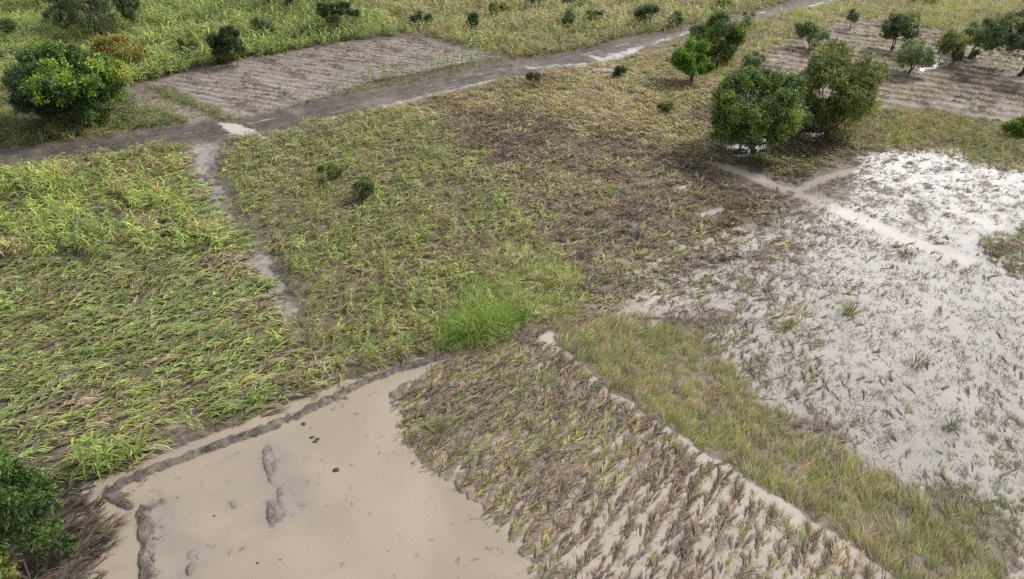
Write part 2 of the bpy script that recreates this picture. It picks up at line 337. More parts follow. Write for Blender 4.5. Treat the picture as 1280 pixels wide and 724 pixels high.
def water_material():
    m, nt, N = nodes('silty_water'); out, bs = N('OutputMaterial'), N('BsdfPrincipled')
    a = N('Attribute'); a.attribute_name = 'silt'; co = N('TexCoord')
    n0 = N('TexNoise'); n0.inputs['Scale'].default_value = .16; n0.inputs['Detail'].default_value = 7; n0.inputs['Distortion'].default_value = 1.2
    nt.links.new(co.outputs['Object'], n0.inputs['Vector'])
    rp = N('ValToRGB'); rp.color_ramp.elements[0].position = .3; rp.color_ramp.elements[0].color = (.86, .865, .87, 1); rp.color_ramp.elements[1].position = .7; rp.color_ramp.elements[1].color = (1.08, 1.07, 1.06, 1)
    nt.links.new(n0.outputs[0], rp.inputs[0])
    nt.links.new(mixrgb(N, nt, a.outputs['Color'], rp.outputs[0], 1.0, 'MULTIPLY'), bs.inputs['Base Color'])
    bs.inputs['Roughness'].default_value = .12; bs.inputs['IOR'].default_value = 1.33
    nz = N('TexNoise'); nz.inputs['Scale'].default_value = 2.6; nz.inputs['Detail'].default_value = 4
    nt.links.new(co.outputs['Object'], nz.inputs['Vector'])
    bp = N('Bump'); bp.inputs['Strength'].default_value = .25; bp.inputs['Distance'].default_value = .02
    nt.links.new(nz.outputs[0], bp.inputs['Height']); nt.links.new(bp.outputs[0], bs.inputs['Normal'])
    nt.links.new(bs.outputs[0], out.inputs[0]); return m

# ------------------------------------------------------------------ ground and water
ys = [-400, -200, -80, -20, 0, 6]
y = 11.0
while y < 165: ys.append(y); y += .0043 * y
while y < 5000: ys.append(y); y *= 1.13
ys = np.array(ys)
u = np.concatenate([-np.geomspace(1.05, 60, 16)[::-1], np.linspace(-1, 1, 821), np.geomspace(1.05, 60, 16)])
hw = .85 * np.maximum(ys, 10) + 12
GX = hw[:, None] * u[None, :]; GY = np.repeat(ys[:, None], len(u), 1)
gx, gy = GX.ravel(), GY.ravel()
gz, gsoil, gsilt, gwet = fields(gx, gy)
nr, nc = len(ys), len(u)
idx = np.arange(nr * nc).reshape(nr, nc)
Q = np.stack([idx[:-1, :-1], idx[:-1, 1:], idx[1:, 1:], idx[1:, :-1]], -1).reshape(-1, 4)
far = sstep(150, 260, np.hypot(gx, gy))           # far off the land is under crops
gsoil = lerp(gsoil, np.array([.10, .115, .045], np.float32), far[:, None])
me = mesh_np('ground', np.stack([gx, gy, gz], -1), Q, [('soil', 'FLOAT_COLOR', gsoil), ('wet', 'FLOAT', gwet)], True)
link('ground', me, soil_material(), kind='structure')
zq = gz[Q].min(1); ymid = gy[Q].mean(1); xmid = np.abs(gx[Q].mean(1))
WQ = Q[(zq < .012) & (ymid < 180) & (ymid > 8) & (xmid < 180)]
uq, inv = np.unique(WQ, return_inverse=True)
depth = -gz[uq]
sil = lerp(gsoil[uq] * 1.25, gsilt[uq], sstep(-.005, .045, depth)[:, None])
me = mesh_np('flood_water', np.stack([gx[uq], gy[uq], np.zeros(len(uq))], -1), inv.reshape(-1, 4), [('silt', 'FLOAT_COLOR', sil)], True)
link('flood_water', me, water_material(), kind='structure')

def ground_z(x, y): return float(fields(np.array([x]), np.array([y]))[0][0])

# ------------------------------------------------------------------ plant prototypes (for the crops and grass nobody could count)
def vary(r, base=(1, 1, 1), a=.22): return np.array(base) * r.uniform(1 - a, 1 + a)
DRY = (1.28, 1.14, .98)
def p_lodged(r, leaves=9, L=1.7, elev=35, dry=.2, w=.075, comb=.6):
    a = Acc(); p = np.zeros(3); e = R(elev); n = 6; pts = [p.copy()]; d = np.array([math.cos(e), 0, math.sin(e)])
    for i in range(n):
        d = unit(d + np.array([0, r.normal(0, .08), -.16])); p = p + d * L / n; p[2] = max(p[2], .06); pts.append(p.copy())
    pts = np.array(pts)
    tube(a, pts, np.linspace(.016, .006, n + 1), 4, vary(r, (.95, 1, .9)))
    for k in range(leaves):
        s = .12 + .88 * (k + r.uniform(0, .8)) / leaves; f = s * n; i = min(int(f), n - 1); b = pts[i] + (pts[i + 1] - pts[i]) * (f - i)
        sd = 1 if k % 2 else -1
        dd = (pts[i + 1] - pts[i]) * n / L * r.uniform(.6, 1.4) + np.array([0, sd * abs(r.normal(0, comb)), r.uniform(.0, .7)])
        c = vary(r, DRY if r.random() < dry else (1, 1, 1), .28)
        strip(a, b, dd, r.uniform(.45, .85), w * r.uniform(.75, 1.2), 5, r.uniform(1.6, 3.6), r, c, .7)
    return a
def p_upright(r, leaves=11, Hh=1.75, w=.085, dry=.12):
    a = Acc(); n = 5; lean = r.normal(0, .12, 2); pts = [np.array([lean[0] * (i / n) ** 1.5 * Hh, lean[1] * (i / n) ** 1.5 * Hh, Hh * .8 * i / n]) for i in range(n + 1)]
    pts = np.array(pts); tube(a, pts, np.linspace(.018, .007, n + 1), 4, vary(r, (.9, 1, .85)))
    az = r.uniform(0, 6.28)
    for k in range(leaves):
        s = .15 + .85 * k / (leaves - 1); f = s * n; i = min(int(f), n - 1); b = pts[i] + (pts[i + 1] - pts[i]) * (f - i)
        t = az + (k % 2) * math.pi + r.normal(0, .5)
        dd = np.array([math.cos(t) * .8, math.sin(t) * .8, r.uniform(.7, 1.6)])
        c = vary(r, DRY if (s < .35 and r.random() < .5) or r.random() < dry else (1, 1, 1), .22)
        strip(a, b, dd, r.uniform(.55, .95), w * r.uniform(.8, 1.2), 6, r.uniform(1.5, 3.2), r, c, .5)
    return a
def p_grass(r, n=26, L=.7, lean=.3, spread=.5, droop=1.6, w=.026, rad=.16):
    a = Acc()
    for k in range(n):
        t = r.uniform(0, 6.28); q = rad * math.sqrt(r.random()); b = np.array([q * math.cos(t), q * math.sin(t), 0])
        t2 = t + r.normal(0, .6)
        dd = np.array([math.cos(t2) * spread + lean * 1.6, math.sin(t2) * spread, r.uniform(.5, 1.2)])
        strip(a, b, dd, L * r.uniform(.5, 1.15), w * r.uniform(.7, 1.3), 4, droop * r.uniform(.5, 1.6), r, vary(r, DRY if r.random() < .2 else (1, 1, 1), .3), .9, .015, lambda u: 1 - .85 * u)
    return a
def p_mat(r, n=24, L=.6, rad=.3, w=.03, top=.10):
    a = Acc()
    for k in range(n):
        b = np.array([r.normal(0, rad), r.normal(0, rad), r.uniform(.01, top)]); t = r.normal(0, .7)
        strip(a, b, (math.cos(t), math.sin(t), r.uniform(-.1, .45)), L * r.uniform(.4, 1.1), w * r.uniform(.6, 1.3), 3, 2.2, r, vary(r, DRY if r.random() < .3 else (1, 1, 1), .35), .8, .012, lambda u: 1 - .8 * u)
    return a
def p_weed(r, n=44, Hh=.55, rad=.28, l=.15):
    a = Acc()
    for k in range(n):
        t = r.uniform(0, 6.28); s = r.random(); q = rad * math.sqrt(r.random()) * (.5 + .7 * s); b = np.array([q * math.cos(t), q * math.sin(t), Hh * s * (1 - .4 * q / rad)])
        strip(a, b, (math.cos(t) + r.normal(0, .5), math.sin(t) + r.normal(0, .5), r.uniform(-.2, .7)), l * r.uniform(.7, 1.4), l * .55, 2, 2, r, vary(r, (1, 1, 1), .35), .8, .02, lambda u: .25 + 1.5 * u if u < .5 else 1.9 * (1 - u) + .05)
    return a
def p_litter(r, n=12, rad=.3):
    a = Acc()
    for k in range(n):
        b = np.array([r.normal(0, rad), r.normal(0, rad * .6), r.uniform(.01, .05)]); t = r.normal(0, .5)
        strip(a, b, (math.cos(t), math.sin(t), r.uniform(-.05, .3)), r.uniform(.18, .6), r.uniform(.02, .05), 2, 2, r, vary(r, (1, 1, 1), .45), .9, .012)
    return a
KINDS = {}
def proto_set(kind, fn, count, **kw):
    c = bpy.data.collections.new('stock_' + kind)
    for i in range(count):
        r = np.random.default_rng(sum(map(ord, kind)) * 31 + i)
        me = fn(r, **kw).mesh(f'{kind}_{i}'); me.materials.append(M_CROP)
        c.objects.link(bpy.data.objects.new(f'{kind}_{i}', me))
    KINDS[kind] = (c, count)
proto_set('lodged', p_lodged, 8, leaves=18, w=.054, dry=.14)
proto_set('sunk', p_lodged, 9, leaves=15, L=1.2, elev=24, dry=.22, w=.048, comb=.32)
proto_set('bundle', p_lodged, 9, leaves=26, L=1.1, elev=30, dry=.25, w=.056, comb=.2)
proto_set('upright', p_upright, 6)
proto_set('young', p_upright, 4, leaves=7, Hh=1.0, w=.06)
proto_set('tuft', p_grass, 5)
proto_set('leaning', p_grass, 6, n=24, L=.95, lean=.75, spread=.35, droop=1.1, w=.026, rad=.2)
proto_set('mat', p_mat, 6)
proto_set('weed', p_weed, 5)
proto_set('thatch', p_mat, 6, n=20, L=.85, rad=.26, w=.06, top=.3)
proto_set('rough', p_grass, 6, n=18, L=1.0, lean=.5, spread=.6, droop=1.4, w=.055, rad=.2)
proto_set('litter', p_litter, 5)
def gn_tree(kind):
    c, n = KINDS[kind]
    g = bpy.data.node_groups.new('plant_' + kind, 'GeometryNodeTree')
    g.interface.new_socket('Geometry', in_out='INPUT', socket_type='NodeSocketGeometry')
    g.interface.new_socket('Geometry', in_out='OUTPUT', socket_type='NodeSocketGeometry')
    N = g.nodes.new; L = g.links.new
    gi, go, ip, ci = N('NodeGroupInput'), N('NodeGroupOutput'), N('GeometryNodeInstanceOnPoints'), N('GeometryNodeCollectionInfo')
    ci.inputs['Collection'].default_value = c; ci.inputs['Separate Children'].default_value = True; ci.inputs['Reset Children'].default_value = True
    def at(nm, tp): a = N('GeometryNodeInputNamedAttribute'); a.data_type = tp; a.inputs['Name'].default_value = nm; return a.outputs['Attribute']
    e2r = N('FunctionNodeEulerToRotation'); L(at('rot', 'FLOAT_VECTOR'), e2r.inputs[0])
    L(gi.outputs[0], ip.inputs['Points']); L(ci.outputs[0], ip.inputs['Instance']); ip.inputs['Pick Instance'].default_value = True
    L(at('vid', 'INT'), ip.inputs['Instance Index']); L(e2r.outputs[0], ip.inputs['Rotation']); L(at('scl', 'FLOAT_VECTOR'), ip.inputs['Scale']); L(ip.outputs[0], go.inputs[0])
    return g
GN = {k: gn_tree(k) for k in KINDS}

# ------------------------------------------------------------------ crops and grass
LUSH, LIME, OLIVE_C, YELLOW, TAN_C, STRAW = (.195, .255, .085), (.325, .405, .105), (.24, .245, .108), (.39, .35, .155), (.33, .285, .18), (.42, .37, .25)
BRN, GREYB, DKG, SAGE = (.175, .135, .095), (.23, .195, .155), (.08, .12, .035), (.20, .23, .12)
KILL = [(ROAD, .3), (CHANNEL, .6), (POND, .2), (PATH, .2), (PUDDLE, .2)] + [(P, .4) for P in TREEPUD]
def stream_kill(x, y):
    k = np.zeros(x.shape)
    for P, wd in STREAM[:2]: k = np.maximum(k, 1 - sstep(wd * .7, wd * 1.5, pdist(P, x, y)))
    return k
def inside(P, x, y, feather=.5, warp=.7): return mask(P, x, y, feather, warp, 2.0, 77)
def cover(name, label, cat, P, dens, kind, pal, size=(.75, 1.2), clump=.0, csize=1.6, az=None, spread=.4, tilt=0., keep=(), seed=0, patch=5., lift=.0, mess=.25, avoid=None, feather=.5, rows=None, gain=1.0):
    r = np.random.default_rng(1000 + seed)
    lo, hi = P.min(0), P.max(0)
    lo = np.maximum(lo, (-125, 12)); hi = np.minimum(hi, (125, 150))
    st = 1 / math.sqrt(dens)
    X, Y = np.meshgrid(np.arange(lo[0], hi[0], st), np.arange(lo[1], hi[1], st)); x, y = X.ravel(), Y.ravel()
    x = x + r.uniform(-.6, .6, x.shape) * st; y = y + r.uniform(-.6, .6, y.shape) * st
    k = (np.abs(x) < .80 * y + 9); x, y = x[k], y[k]
    p = inside(P, x, y, feather)
    for K, f in KILL:
        if K is not P and not any(K is q for q in keep): p = p * (1 - (.86 if K is CHANNEL else 1) * mask(K, x, y, f, .9 if K is CHANNEL else .3, 1.2, 19))
    for K in (avoid or ()): p = p * (1 - inside(K, x, y))
    p = p * (1 - .95 * stream_kill(x, y))
    if rows and rows[1] > 3: p = p * sstep(.45, .9, np.sin((x * math.cos(rows[0]) + y * math.sin(rows[0]) + rows[2] * (fbm(x, y, 4, 2, 8) - .5)) * 2 * math.pi / rows[1]))
    elif rows:
        q = x * math.cos(rows[0]) + y * math.sin(rows[0]) + rows[2] * (fbm(x, y, 5, 2, 8) - .5) * 1.4 + .5 * (fbm(x, y, 1.2, 2, 9) - .5)
        p = p * sstep(-.35, .55, np.sin(q * 2 * math.pi / rows[1]) + .6 * (fbm(x, y, .9, 2, 70) - .5))
    if P is FLOOD: p = p * (.45 + .55 * (1 - sstep(-10, 14, x - .6 * y + 8 * (fbm(x, y, 6, 2, 66) - .5))))
    if P is FLOOD: p = p * (1 - .4 * inside(WHITE, x, y, 2))
    if clump: p = p * (1 - clump + clump * sstep(.42, .6, fbm(x, y, csize, 3, 90 + seed)) * 1.3)
    k = r.random(x.shape) < p; x, y = x[k], y[k]
    n = len(x)
    if n == 0: return
    z = fields(x, y)[0]; z = np.maximum(z, -.04) + lift
    a = flow(x, y) if az is None else (r.uniform(0, 6.283, n) if az == 'any' else np.full(n, az))
    a = a + r.normal(0, spread, n) + (fbm(x, y, 4, 2, 55) - .5) * 1.2 * min(spread, .5)
    # colour: patches of the palette, then each plant its own
    q = np.clip(.5 + (fbm(x, y, patch, 3, 40 + seed) - .5) * 2.6 + r.normal(0, mess, n), 0, .9999)
    cs = np.array([c for c, w in pal]); cw = np.cumsum([w for c, w in pal]); cw = cw / cw[-1]
    j = np.searchsorted(cw, q); tint = cs[j] * gain * r.uniform(.7, 1.3, n)[:, None] * r.normal(1, .06, (n, 3))
    sc = r.uniform(*size, n) * (.7 + .6 * fbm(x, y, 2.8, 2, 120 + seed))
    me = bpy.data.meshes.new(name); me.vertices.add(n); me.vertices.foreach_set('co', np.stack([x, y, z], -1).astype(np.float32).ravel())
    put(me, 'rot', 'FLOAT_VECTOR', np.stack([r.normal(0, .1, n), np.full(n, tilt) + r.normal(0, .1, n), a], -1))
    put(me, 'scl', 'FLOAT_VECTOR', np.stack([sc, sc, sc * r.uniform(.85, 1.2, n)], -1))
    put(me, 'vid', 'INT', r.integers(0, KINDS[kind][1], n)); put(me, 'tint', 'FLOAT_COLOR', np.clip(tint, .01, .8))
    me.materials.append(M_CROP)
    o = link(name, me, None, kind='stuff', label=label, category=cat)
    md = o.modifiers.new('plants', 'NODES'); md.node_group = GN[kind]
    print(name, n)
    return o
YG, YO = (.29, .305, .11), (.305, .285, .12)
cover('flattened_maize', 'green flattened maize covering the left field above the beige pond', 'maize crop', LMAIZE, 10.0, 'lodged',
      [(OLIVE_C, 1.4), (LUSH, 1.6), ((.29, .325, .13), 1.8), (OLIVE_C, .8), ((.285, .33, .12), 2.0), (GREYB, .5), (LIME, 1.1), (TAN_C, .25)], (.6, 1.15), .55, 1.6, None, .28, 0, (POND,), 1, gain=1.12)
cover('dead_stalks', 'dull dead stalks lying under the left maize field', 'crop litter', LMAIZE, 3.0, 'sunk', [(GREYB, 1.2), (OLIVE_C, 1.6), (BRN, 1), (TAN_C, .6)], (.8, 1.3), .3, 1.3, None, .3, 0, (POND,), 38)
cover('upright_maize', 'lime green maize still upright in the upper left field', 'maize crop', W([(-150,235),(0,225),(120,210),(225,205),(280,270),(290,310),(220,330),(120,320),(0,330),(-150,350)]), 3.4, 'upright',
      [(LUSH, 1), (LIME, 2.0), ((.27, .33, .085), 1.4), (OLIVE_C, .5), (YELLOW, .4)], (.65, 1.05), .85, 2.6, 'any', 1, 0, (), 2, gain=1.3)
cover('maize_stand', 'yellowing maize along the lower verge of the muddy road', 'maize crop', W([(-150,245),(0,215),(120,200),(222,188),(230,215),(120,225),(0,245),(-150,285)]), 2.6, 'upright',
      [(OLIVE_C, 2), (YELLOW, 1.0), (YG, 1.2), (LUSH, .8)], (.6, .95), .5, 1.6, 'any', 1, 0, (), 3)
cover('tangled_maize', 'olive and yellow tangled maize between the grey channel and the bright grass', 'maize crop', CMAIZE, 6.5, 'lodged',
      [(OLIVE_C, 2), (YG, 1.4), (TAN_C, .7), (OLIVE_C, 1.2), (YO, .8), (LUSH, .8), (GREYB, .4)], (.5, .95), .6, 1.5, None, .55, 0, (POND,), 4, gain=1.32)
cover('standing_maize', 'short yellow green maize standing through the tangled middle field', 'maize crop', CMAIZE, 2.4, 'upright', [(YG, 1.6), (LUSH, .8), (LIME, 1.2), (YO, .8), (TAN_C, .4)], (.4, .75), .8, 1.8, 'any', 1, 0, (), 39)
cover('rank_grass', 'olive grass tangled through the maize of the middle field', 'grass', CMAIZE, 3.6, 'leaning',
      [(OLIVE_C, 2), (YO, 1.2), (TAN_C, .6), (LUSH, .8)], (.7, 1.1), .6, 2.2, None, .7, 0, (), 5, gain=1.15)
cover('bent_grass', 'yellow green bent grass above the bright green clump', 'grass', OLIVE, 8, 'leaning', [((.27, .31, .08), 2), (YG, 1), (LIME, 1.6)], (.8, 1.15), .2, 2, None, .4, 0, (), 6, feather=1.5, gain=1.2)
cover('brown_crop', 'brown mud-coated crop lying in the middle of the fields', 'flattened crop', BROWN, 6.5, 'bundle',
      [(BRN, 1.3), (GREYB, 1.3), (TAN_C, 1.1), (OLIVE_C, 1.4), (YO, 1.4)], (.5, .85), .6, 1.0, None, .4, 0, (), 7, 7., 0, .3, None, 4.0, gain=1.15)
cover('brown_litter', 'dark brown matted stalks lying on mud in the middle field', 'crop litter', BROWN, 4.5, 'thatch', [(BRN, 2), (GREYB, 1.6), (TAN_C, .6)], (.6, 1.1), .4, 1.3, None, .5, 0, (), 8, avoid=(FLOOD,), feather=4)
cover('matted_grass', 'tan matted grass between the road and the mango trees', 'grass', TAN, 5, 'thatch', [(TAN_C, 1.2), (YO, 1.8), (STRAW, .7), (OLIVE_C, 2.0), (GREYB, .8), (BRN, .6)], (.8, 1.3), .5, 2.2, None, .4, 0, (), 9, 7., feather=3.5, gain=1.35)
cover('bent_straw', 'olive tussocks rising from the tan matted grass below the road', 'grass', TAN, 2.6, 'rough', [(YO, 1.2), (OLIVE_C, 1.6), (TAN_C, 1)], (.45, .8), .8, 2.4, None, .5, 0, (), 33, 7., feather=1.5, gain=1.4)
cover('muddy_crop', 'grey brown muddy crop lying in rows beside the beige pond', 'flattened crop', FIELDC, 34, 'bundle',
      [(BRN, 1.5), (GREYB, 1.6), (TAN_C, 1.6), (OLIVE_C, .9), (YO, .5)], (.42, .76), .3, 1.0, None, .13, 0, (POND,), 10, 3.5, 0, .35, rows=(row_angle(800, 600, 14, -20), .78, .3), gain=1.05)
UPPERC = W([(492,486),(538,460),(580,442),(640,423),(668,412),(712,455),(770,502),(800,530),(740,560),(680,585),(600,600),(540,590),(512,575),(498,540)])
cover('brown_stalks', 'dense brown and olive stalks at the upper end of the muddy field', 'flattened crop', UPPERC, 9, 'sunk', [(BRN, 1.6), (GREYB, 1.2), (TAN_C, 1), (OLIVE_C, 1.2)], (.45, .8), .3, 1.2, None, .3, 0, (), 41, feather=1.5)
cover('yellow_clumps', 'yellowing clumps of maize rising from the brown middle field', 'flattened crop', W([(540,190),(660,180),(770,250),(750,345),(650,320),(580,260)]), 4, 'bundle', [(YO, 1.4), (YG, 1.4), (TAN_C, .8)], (.5, .9), .7, 1.4, None, .3, 0, (), 42, feather=3)
cover('grey_stalks', 'dead grey stalks lying through the tangled middle field', 'crop litter', CMAIZE, 3, 'sunk', [(GREYB, 1.4), (TAN_C, 1.2), (BRN, 1)], (.6, 1.0), .75, 2.0, None, .5, 0, (), 43)
cover('margin_grass', 'olive and brown grass clumps along the left margin of the flood', 'grass', W([(850,385),(960,325),(1020,420),(1010,520),(1060,600),(960,560),(900,470),(860,425)]), 8, 'sunk', [(OLIVE_C, 1.2), (GREYB, 1.4), (BRN, 1), (YO, .6)], (.45, .8), .8, 1.6, None, .3, 0, (), 44, feather=2)
cover('crop_litter', 'dark stalk litter lying in the muddy field beside the pond', 'crop litter', FIELDC, 5, 'litter', [(BRN, 2), (GREYB, 1.5), (TAN_C, .5)], (.7, 1.1), .5, .9, None, .25, 0, (POND,), 11)
cover('leaning_grass', 'olive leaning grass strip between the pale path and the flood', 'grass', STRIP, 16, 'leaning', [(OLIVE_C, 1.6), (YO, 2.4), (TAN_C, 1.4), (BRN, .4), ((.28, .28, .10), .8)], (.7, 1.1), .5, 1.3, None, .3, 0, (), 12, feather=1.2, gain=1.12)
cover('flood_weeds', 'sparse brown and olive weeds standing in pale floodwater', 'weeds', FLOOD, 7.0, 'tuft', [(GREYB, 1.5), (BRN, 1.2), ((.20, .18, .10), 1.6), (OLIVE_C, 1.0)], (.3, .7), .8, 2.0, None, .6, 0, (), 13, 4, -.03, .3, feather=1.5)
cover('flood_stalks', 'brown sunken stalks lying in the pale floodwater', 'flattened crop', FLOOD, 11.0, 'bundle', [(GREYB, 1.5), (BRN, 1.6), (TAN_C, .6), (OLIVE_C, .7)], (.3, .6), .7, 2.0, None, .35, 0, (), 34, 4, -.04, .3, feather=1.5)
cover('flood_litter', 'dark flattened stalks scattered over the flooded ground', 'crop litter', FLOOD, 10.0, 'litter', [(GREYB, 2), (BRN, 1.8)], (.6, 1.2), .5, 1.8, None, .3, 0, (), 14)
cover('drowned_grass', 'grey green grass drowned in the pale flood at the right edge', 'grass', RIGHTGREY, 7, 'leaning', [(SAGE, 1.6), ((.26, .26, .16), 1.2), (GREYB, 1)], (.5, .85), .6, 1.3, None, .35, 0, (), 15)
cover('edge_weeds', 'green weeds growing at the right edge of the flood', 'weeds', RIGHTWEED, 8, 'rough', [(LUSH, 1.2), (OLIVE_C, 1.8), (YG, 1), (BRN, .6)], (.5, .9), .5, 1.6, None, .5, 0, (), 16)
cover('long_grass', 'tan and olive long grass band above the bright flood', 'grass', LONG, 6, 'rough', [(OLIVE_C, 1.6), (YO, 1.8), (TAN_C, 1.2), ((.26, .30, .08), .9)], (.7, 1.1), .3, 2.2, None, .5, 0, (), 17, feather=1.5, gain=1.25)
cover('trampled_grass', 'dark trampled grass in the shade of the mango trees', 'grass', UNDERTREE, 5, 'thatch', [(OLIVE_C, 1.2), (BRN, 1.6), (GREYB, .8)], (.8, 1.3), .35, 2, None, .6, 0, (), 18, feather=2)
cover('stubble', 'dry brown stubble on the ridged field at upper right', 'stubble', RIDGE, 4.5, 'thatch', [(TAN_C, 1.2), (GREYB, 1.6), (BRN, 1.6), (OLIVE_C, 1.2), (YO, .4)], (.5, .95), .35, 2.4, row_angle(1150, 100, 40, 6) - math.pi / 2, .25, 0, (), 19, feather=1.5, rows=(row_angle(1150, 100, 40, 6), 2.0, .5), gain=1.25)
cover('far_stubble', 'dark stubble rows on the grey ploughed plot beside the road', 'stubble', PLOT, 5.0, 'litter', [(GREYB, 1.4), (BRN, 1.8), (OLIVE_C, .5)], (.8, 1.4), .7, 2.5, row_angle(300, 100, 40, 6) - math.pi / 2, .25, 0, (), 20, rows=(row_angle(300, 100, 40, 6), 1.15, .5))
cover('plot_weeds', 'low olive weeds in lines across the grey ploughed plot', 'weeds', PLOT, 6, 'tuft', [(OLIVE_C, 1), (BRN, 1.6), (GREYB, .6)], (.35, .7), .8, 3.2, 'any', .3, 0, (), 21, rows=(row_angle(450, 80, 40, 15), 4.6, 1.5))
cover('yellow_grass', 'yellow olive grass on the field right of the far road', 'grass', BEYOND, 4, 'rough', [(OLIVE_C, 1.5), (YO, 1.8), (YELLOW, .7), (TAN_C, .8), ((.26, .31, .07), .9)], (.8, 1.3), .4, 2.5, None, .8, 0, (), 22, feather=2, gain=1.35)
cover('yellow_crop', 'yellow green crop filling the field beyond the road', 'crop', TOPMID, 2.6, 'young', [(OLIVE_C, 1.4), (YELLOW, .9), (YG, 2.0), (LUSH, 1.0), (TAN_C, .4)], (.9, 1.6), .6, 3, 'any', 1, 0, (), 23, 7, gain=1.4)
cover('field_weeds', 'rough olive weeds among the crop beyond the road', 'weeds', TOPMID, 2.8, 'rough', [(OLIVE_C, 1.3), (TAN_C, .9), (GREYB, .5), (YG, 1.4), (LUSH, .6)], (.8, 1.4), .4, 3, 'any', .8, 0, (), 24, 7, gain=1.45)
cover('green_crop', 'lush green crop growing behind the ploughed plot', 'crop', TOPLEFT, 2.6, 'young', [(LUSH, 1.2), (LIME, 1.4), ((.265, .33, .09), 1.8), (YG, .8)], (1.0, 1.9), .55, 3.5, 'any', 1, 0, (), 25, 8, gain=1.2)
cover('green_weeds', 'lush green weeds and grass beneath the upper left trees', 'weeds', TOPLEFT, 2.6, 'weed', [(LUSH, 1.4), ((.26, .32, .09), 1.4), (DKG, .5), (OLIVE_C, .8)], (1.0, 2.0), .4, 3, 'any', 1, 0, (), 26, 8, gain=1.2)
cover('roadside_weeds', 'tall green weeds on the verge under the yellow-flushed mango tree', 'weeds', VERGE, 3.2, 'rough', [(LUSH, 1.2), (OLIVE_C, 1.2), (YG, 1), (DKG, .4)], (.9, 1.6), .4, 2.5, 'any', 1, 0, (), 27, avoid=(BARE,))
cover('verge_plants', 'leafy maize and weeds on the verge left of the road crossing', 'weeds', VERGE, 1.8, 'upright', [(LUSH, 1.4), (OLIVE_C, 1), (SAGE, .8)], (.5, .85), .7, 2.5, 'any', 1, 0, (), 28, avoid=(BARE,))
cover('bare_weeds', 'thin weeds on the muddy path between the verge and the ploughed plot', 'weeds', BARE, 2.6, 'tuft', [(OLIVE_C, 1.4), (BRN, 1)], (.4, .9), .8, 1.6, 'any', 1, 0, (), 35)
cover('verge_grass', 'thin green grass line between the ploughed plot and the road', 'grass', HEDGELINE, 6, 'tuft', [(OLIVE_C, 1.4), (LUSH, 1), (BRN, .4)], (.4, .8), .2, 2, 'any', 1, 0, (), 29)
cover('path_grass', 'olive grass strip along the left end of the ploughed plot', 'grass', PLOTEDGE, 7, 'tuft', [(OLIVE_C, 1.6), (LUSH, 1)], (.7, 1.2), .2, 2, 'any', 1, 0, (), 30)
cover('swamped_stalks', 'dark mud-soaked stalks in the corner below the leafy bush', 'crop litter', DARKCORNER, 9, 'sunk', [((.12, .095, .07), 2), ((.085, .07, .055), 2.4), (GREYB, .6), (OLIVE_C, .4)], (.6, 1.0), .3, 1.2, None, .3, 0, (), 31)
cover('wet_stalks', 'muddy olive stalks poking from the wet ground near the small fallen stick', 'crop litter', WETC, 4, 'sunk', [(BRN, 1.2), (GREYB, 1.2), (OLIVE_C, 1.5)], (.5, .9), .6, 1.2, None, .4, 0, (), 32)
BANKZONE = W([(566,440),(500,459),(440,482),(385,509),(330,535),(270,555),(200,582),(150,600),(134,612),(146,628),(160,636),(176,636),(170,665),(176,700),(186,750),(208,750),(198,700),(190,640),(165,630),(150,612),(200,589),(270,562),(330,542),(385,516),(440,488),(500,465),(566,446)])
cover('bank_litter', 'dark dead stalks caught on the broken mud bank of the pond', 'crop litter', BANKZONE, 9, 'litter', [(BRN, 1.2), ((.09, .075, .06), 2)], (.4, .8), .8, .8, None, .8, 0, (POND,), 36, feather=.15)
cover('pond_debris', 'scraps of dead straw floating on the beige pond', 'debris', POND, 1.4, 'litter', [(GREYB, 1.2), (BRN, 1.4)], (.2, .45), .9, 2.5, 'any', 1, 0, (POND,), 40, lift=.03)
cover('channel_stalks', 'thin sparse stalks standing in the grey muddy channel', 'weeds', CHANNEL, 1.6, 'sunk', [(GREYB, 1), (OLIVE_C, 1.4), (BRN, 1)], (.4, .8), .8, 1.4, None, .6, 0, (CHANNEL,), 37)

# ------------------------------------------------------------------ trees and bushes
def pick(r, pal, n, q=None):
    cs = np.array([c for c, w in pal]); cw = np.cumsum([w for c, w in pal]); cw = cw / cw[-1]
    return cs[np.searchsorted(cw, np.clip(r.random(n) if q is None else q, 0, .9999))]
def leaves(acc, P, Nn, r, per, l, pal, q, wr=.38, droop=.25, sp=.9):
    """rosettes of leaves at cluster points P with outward normals Nn"""
    n = len(P); P = np.repeat(P, per, 0); Nn = np.repeat(Nn, per, 0); m = n * per
    col = np.repeat(pick(r, pal, n, q), per, 0) * r.uniform(.7, 1.3, (m, 1))
    d = Nn * r.uniform(.1, .8, (m, 1)) + r.normal(0, sp, (m, 3)); d[:, 2] -= droop
    d /= np.linalg.norm(d, axis=1)[:, None] + 1e-9
    s = np.cross(d, Nn + r.normal(0, .5, (m, 3))); s /= np.linalg.norm(s, axis=1)[:, None] + 1e-9
    L = l * r.uniform(.65, 1.3, (m, 1))
    b = P + r.normal(0, l * .35, (m, 3))
    nn = np.cross(s, d)
    V = np.stack([b, b + d * L * .5 + s * L * wr * .5, b + d * L - nn * L * .12, b + d * L * .5 - s * L * wr * .5], 1).reshape(-1, 3)
    acc.add(V, np.arange(m * 4).reshape(-1, 4), np.repeat(col, 4, 0))
MANGO = [((0.101, 0.158, 0.053), 2), ((0.153, 0.223, 0.057), 2.4), ((0.221, 0.301, 0.069), 1.6), ((0.337, 0.42, 0.078), 0.5)]
FLUSH = [((0.042, 0.078, 0.036), 2.4), ((0.066, 0.126, 0.042), 2.6), ((0.12, 0.228, 0.042), 1.6), ((0.264, 0.42, 0.054), 1.3), ((0.396, 0.42, 0.072), 0.35)]
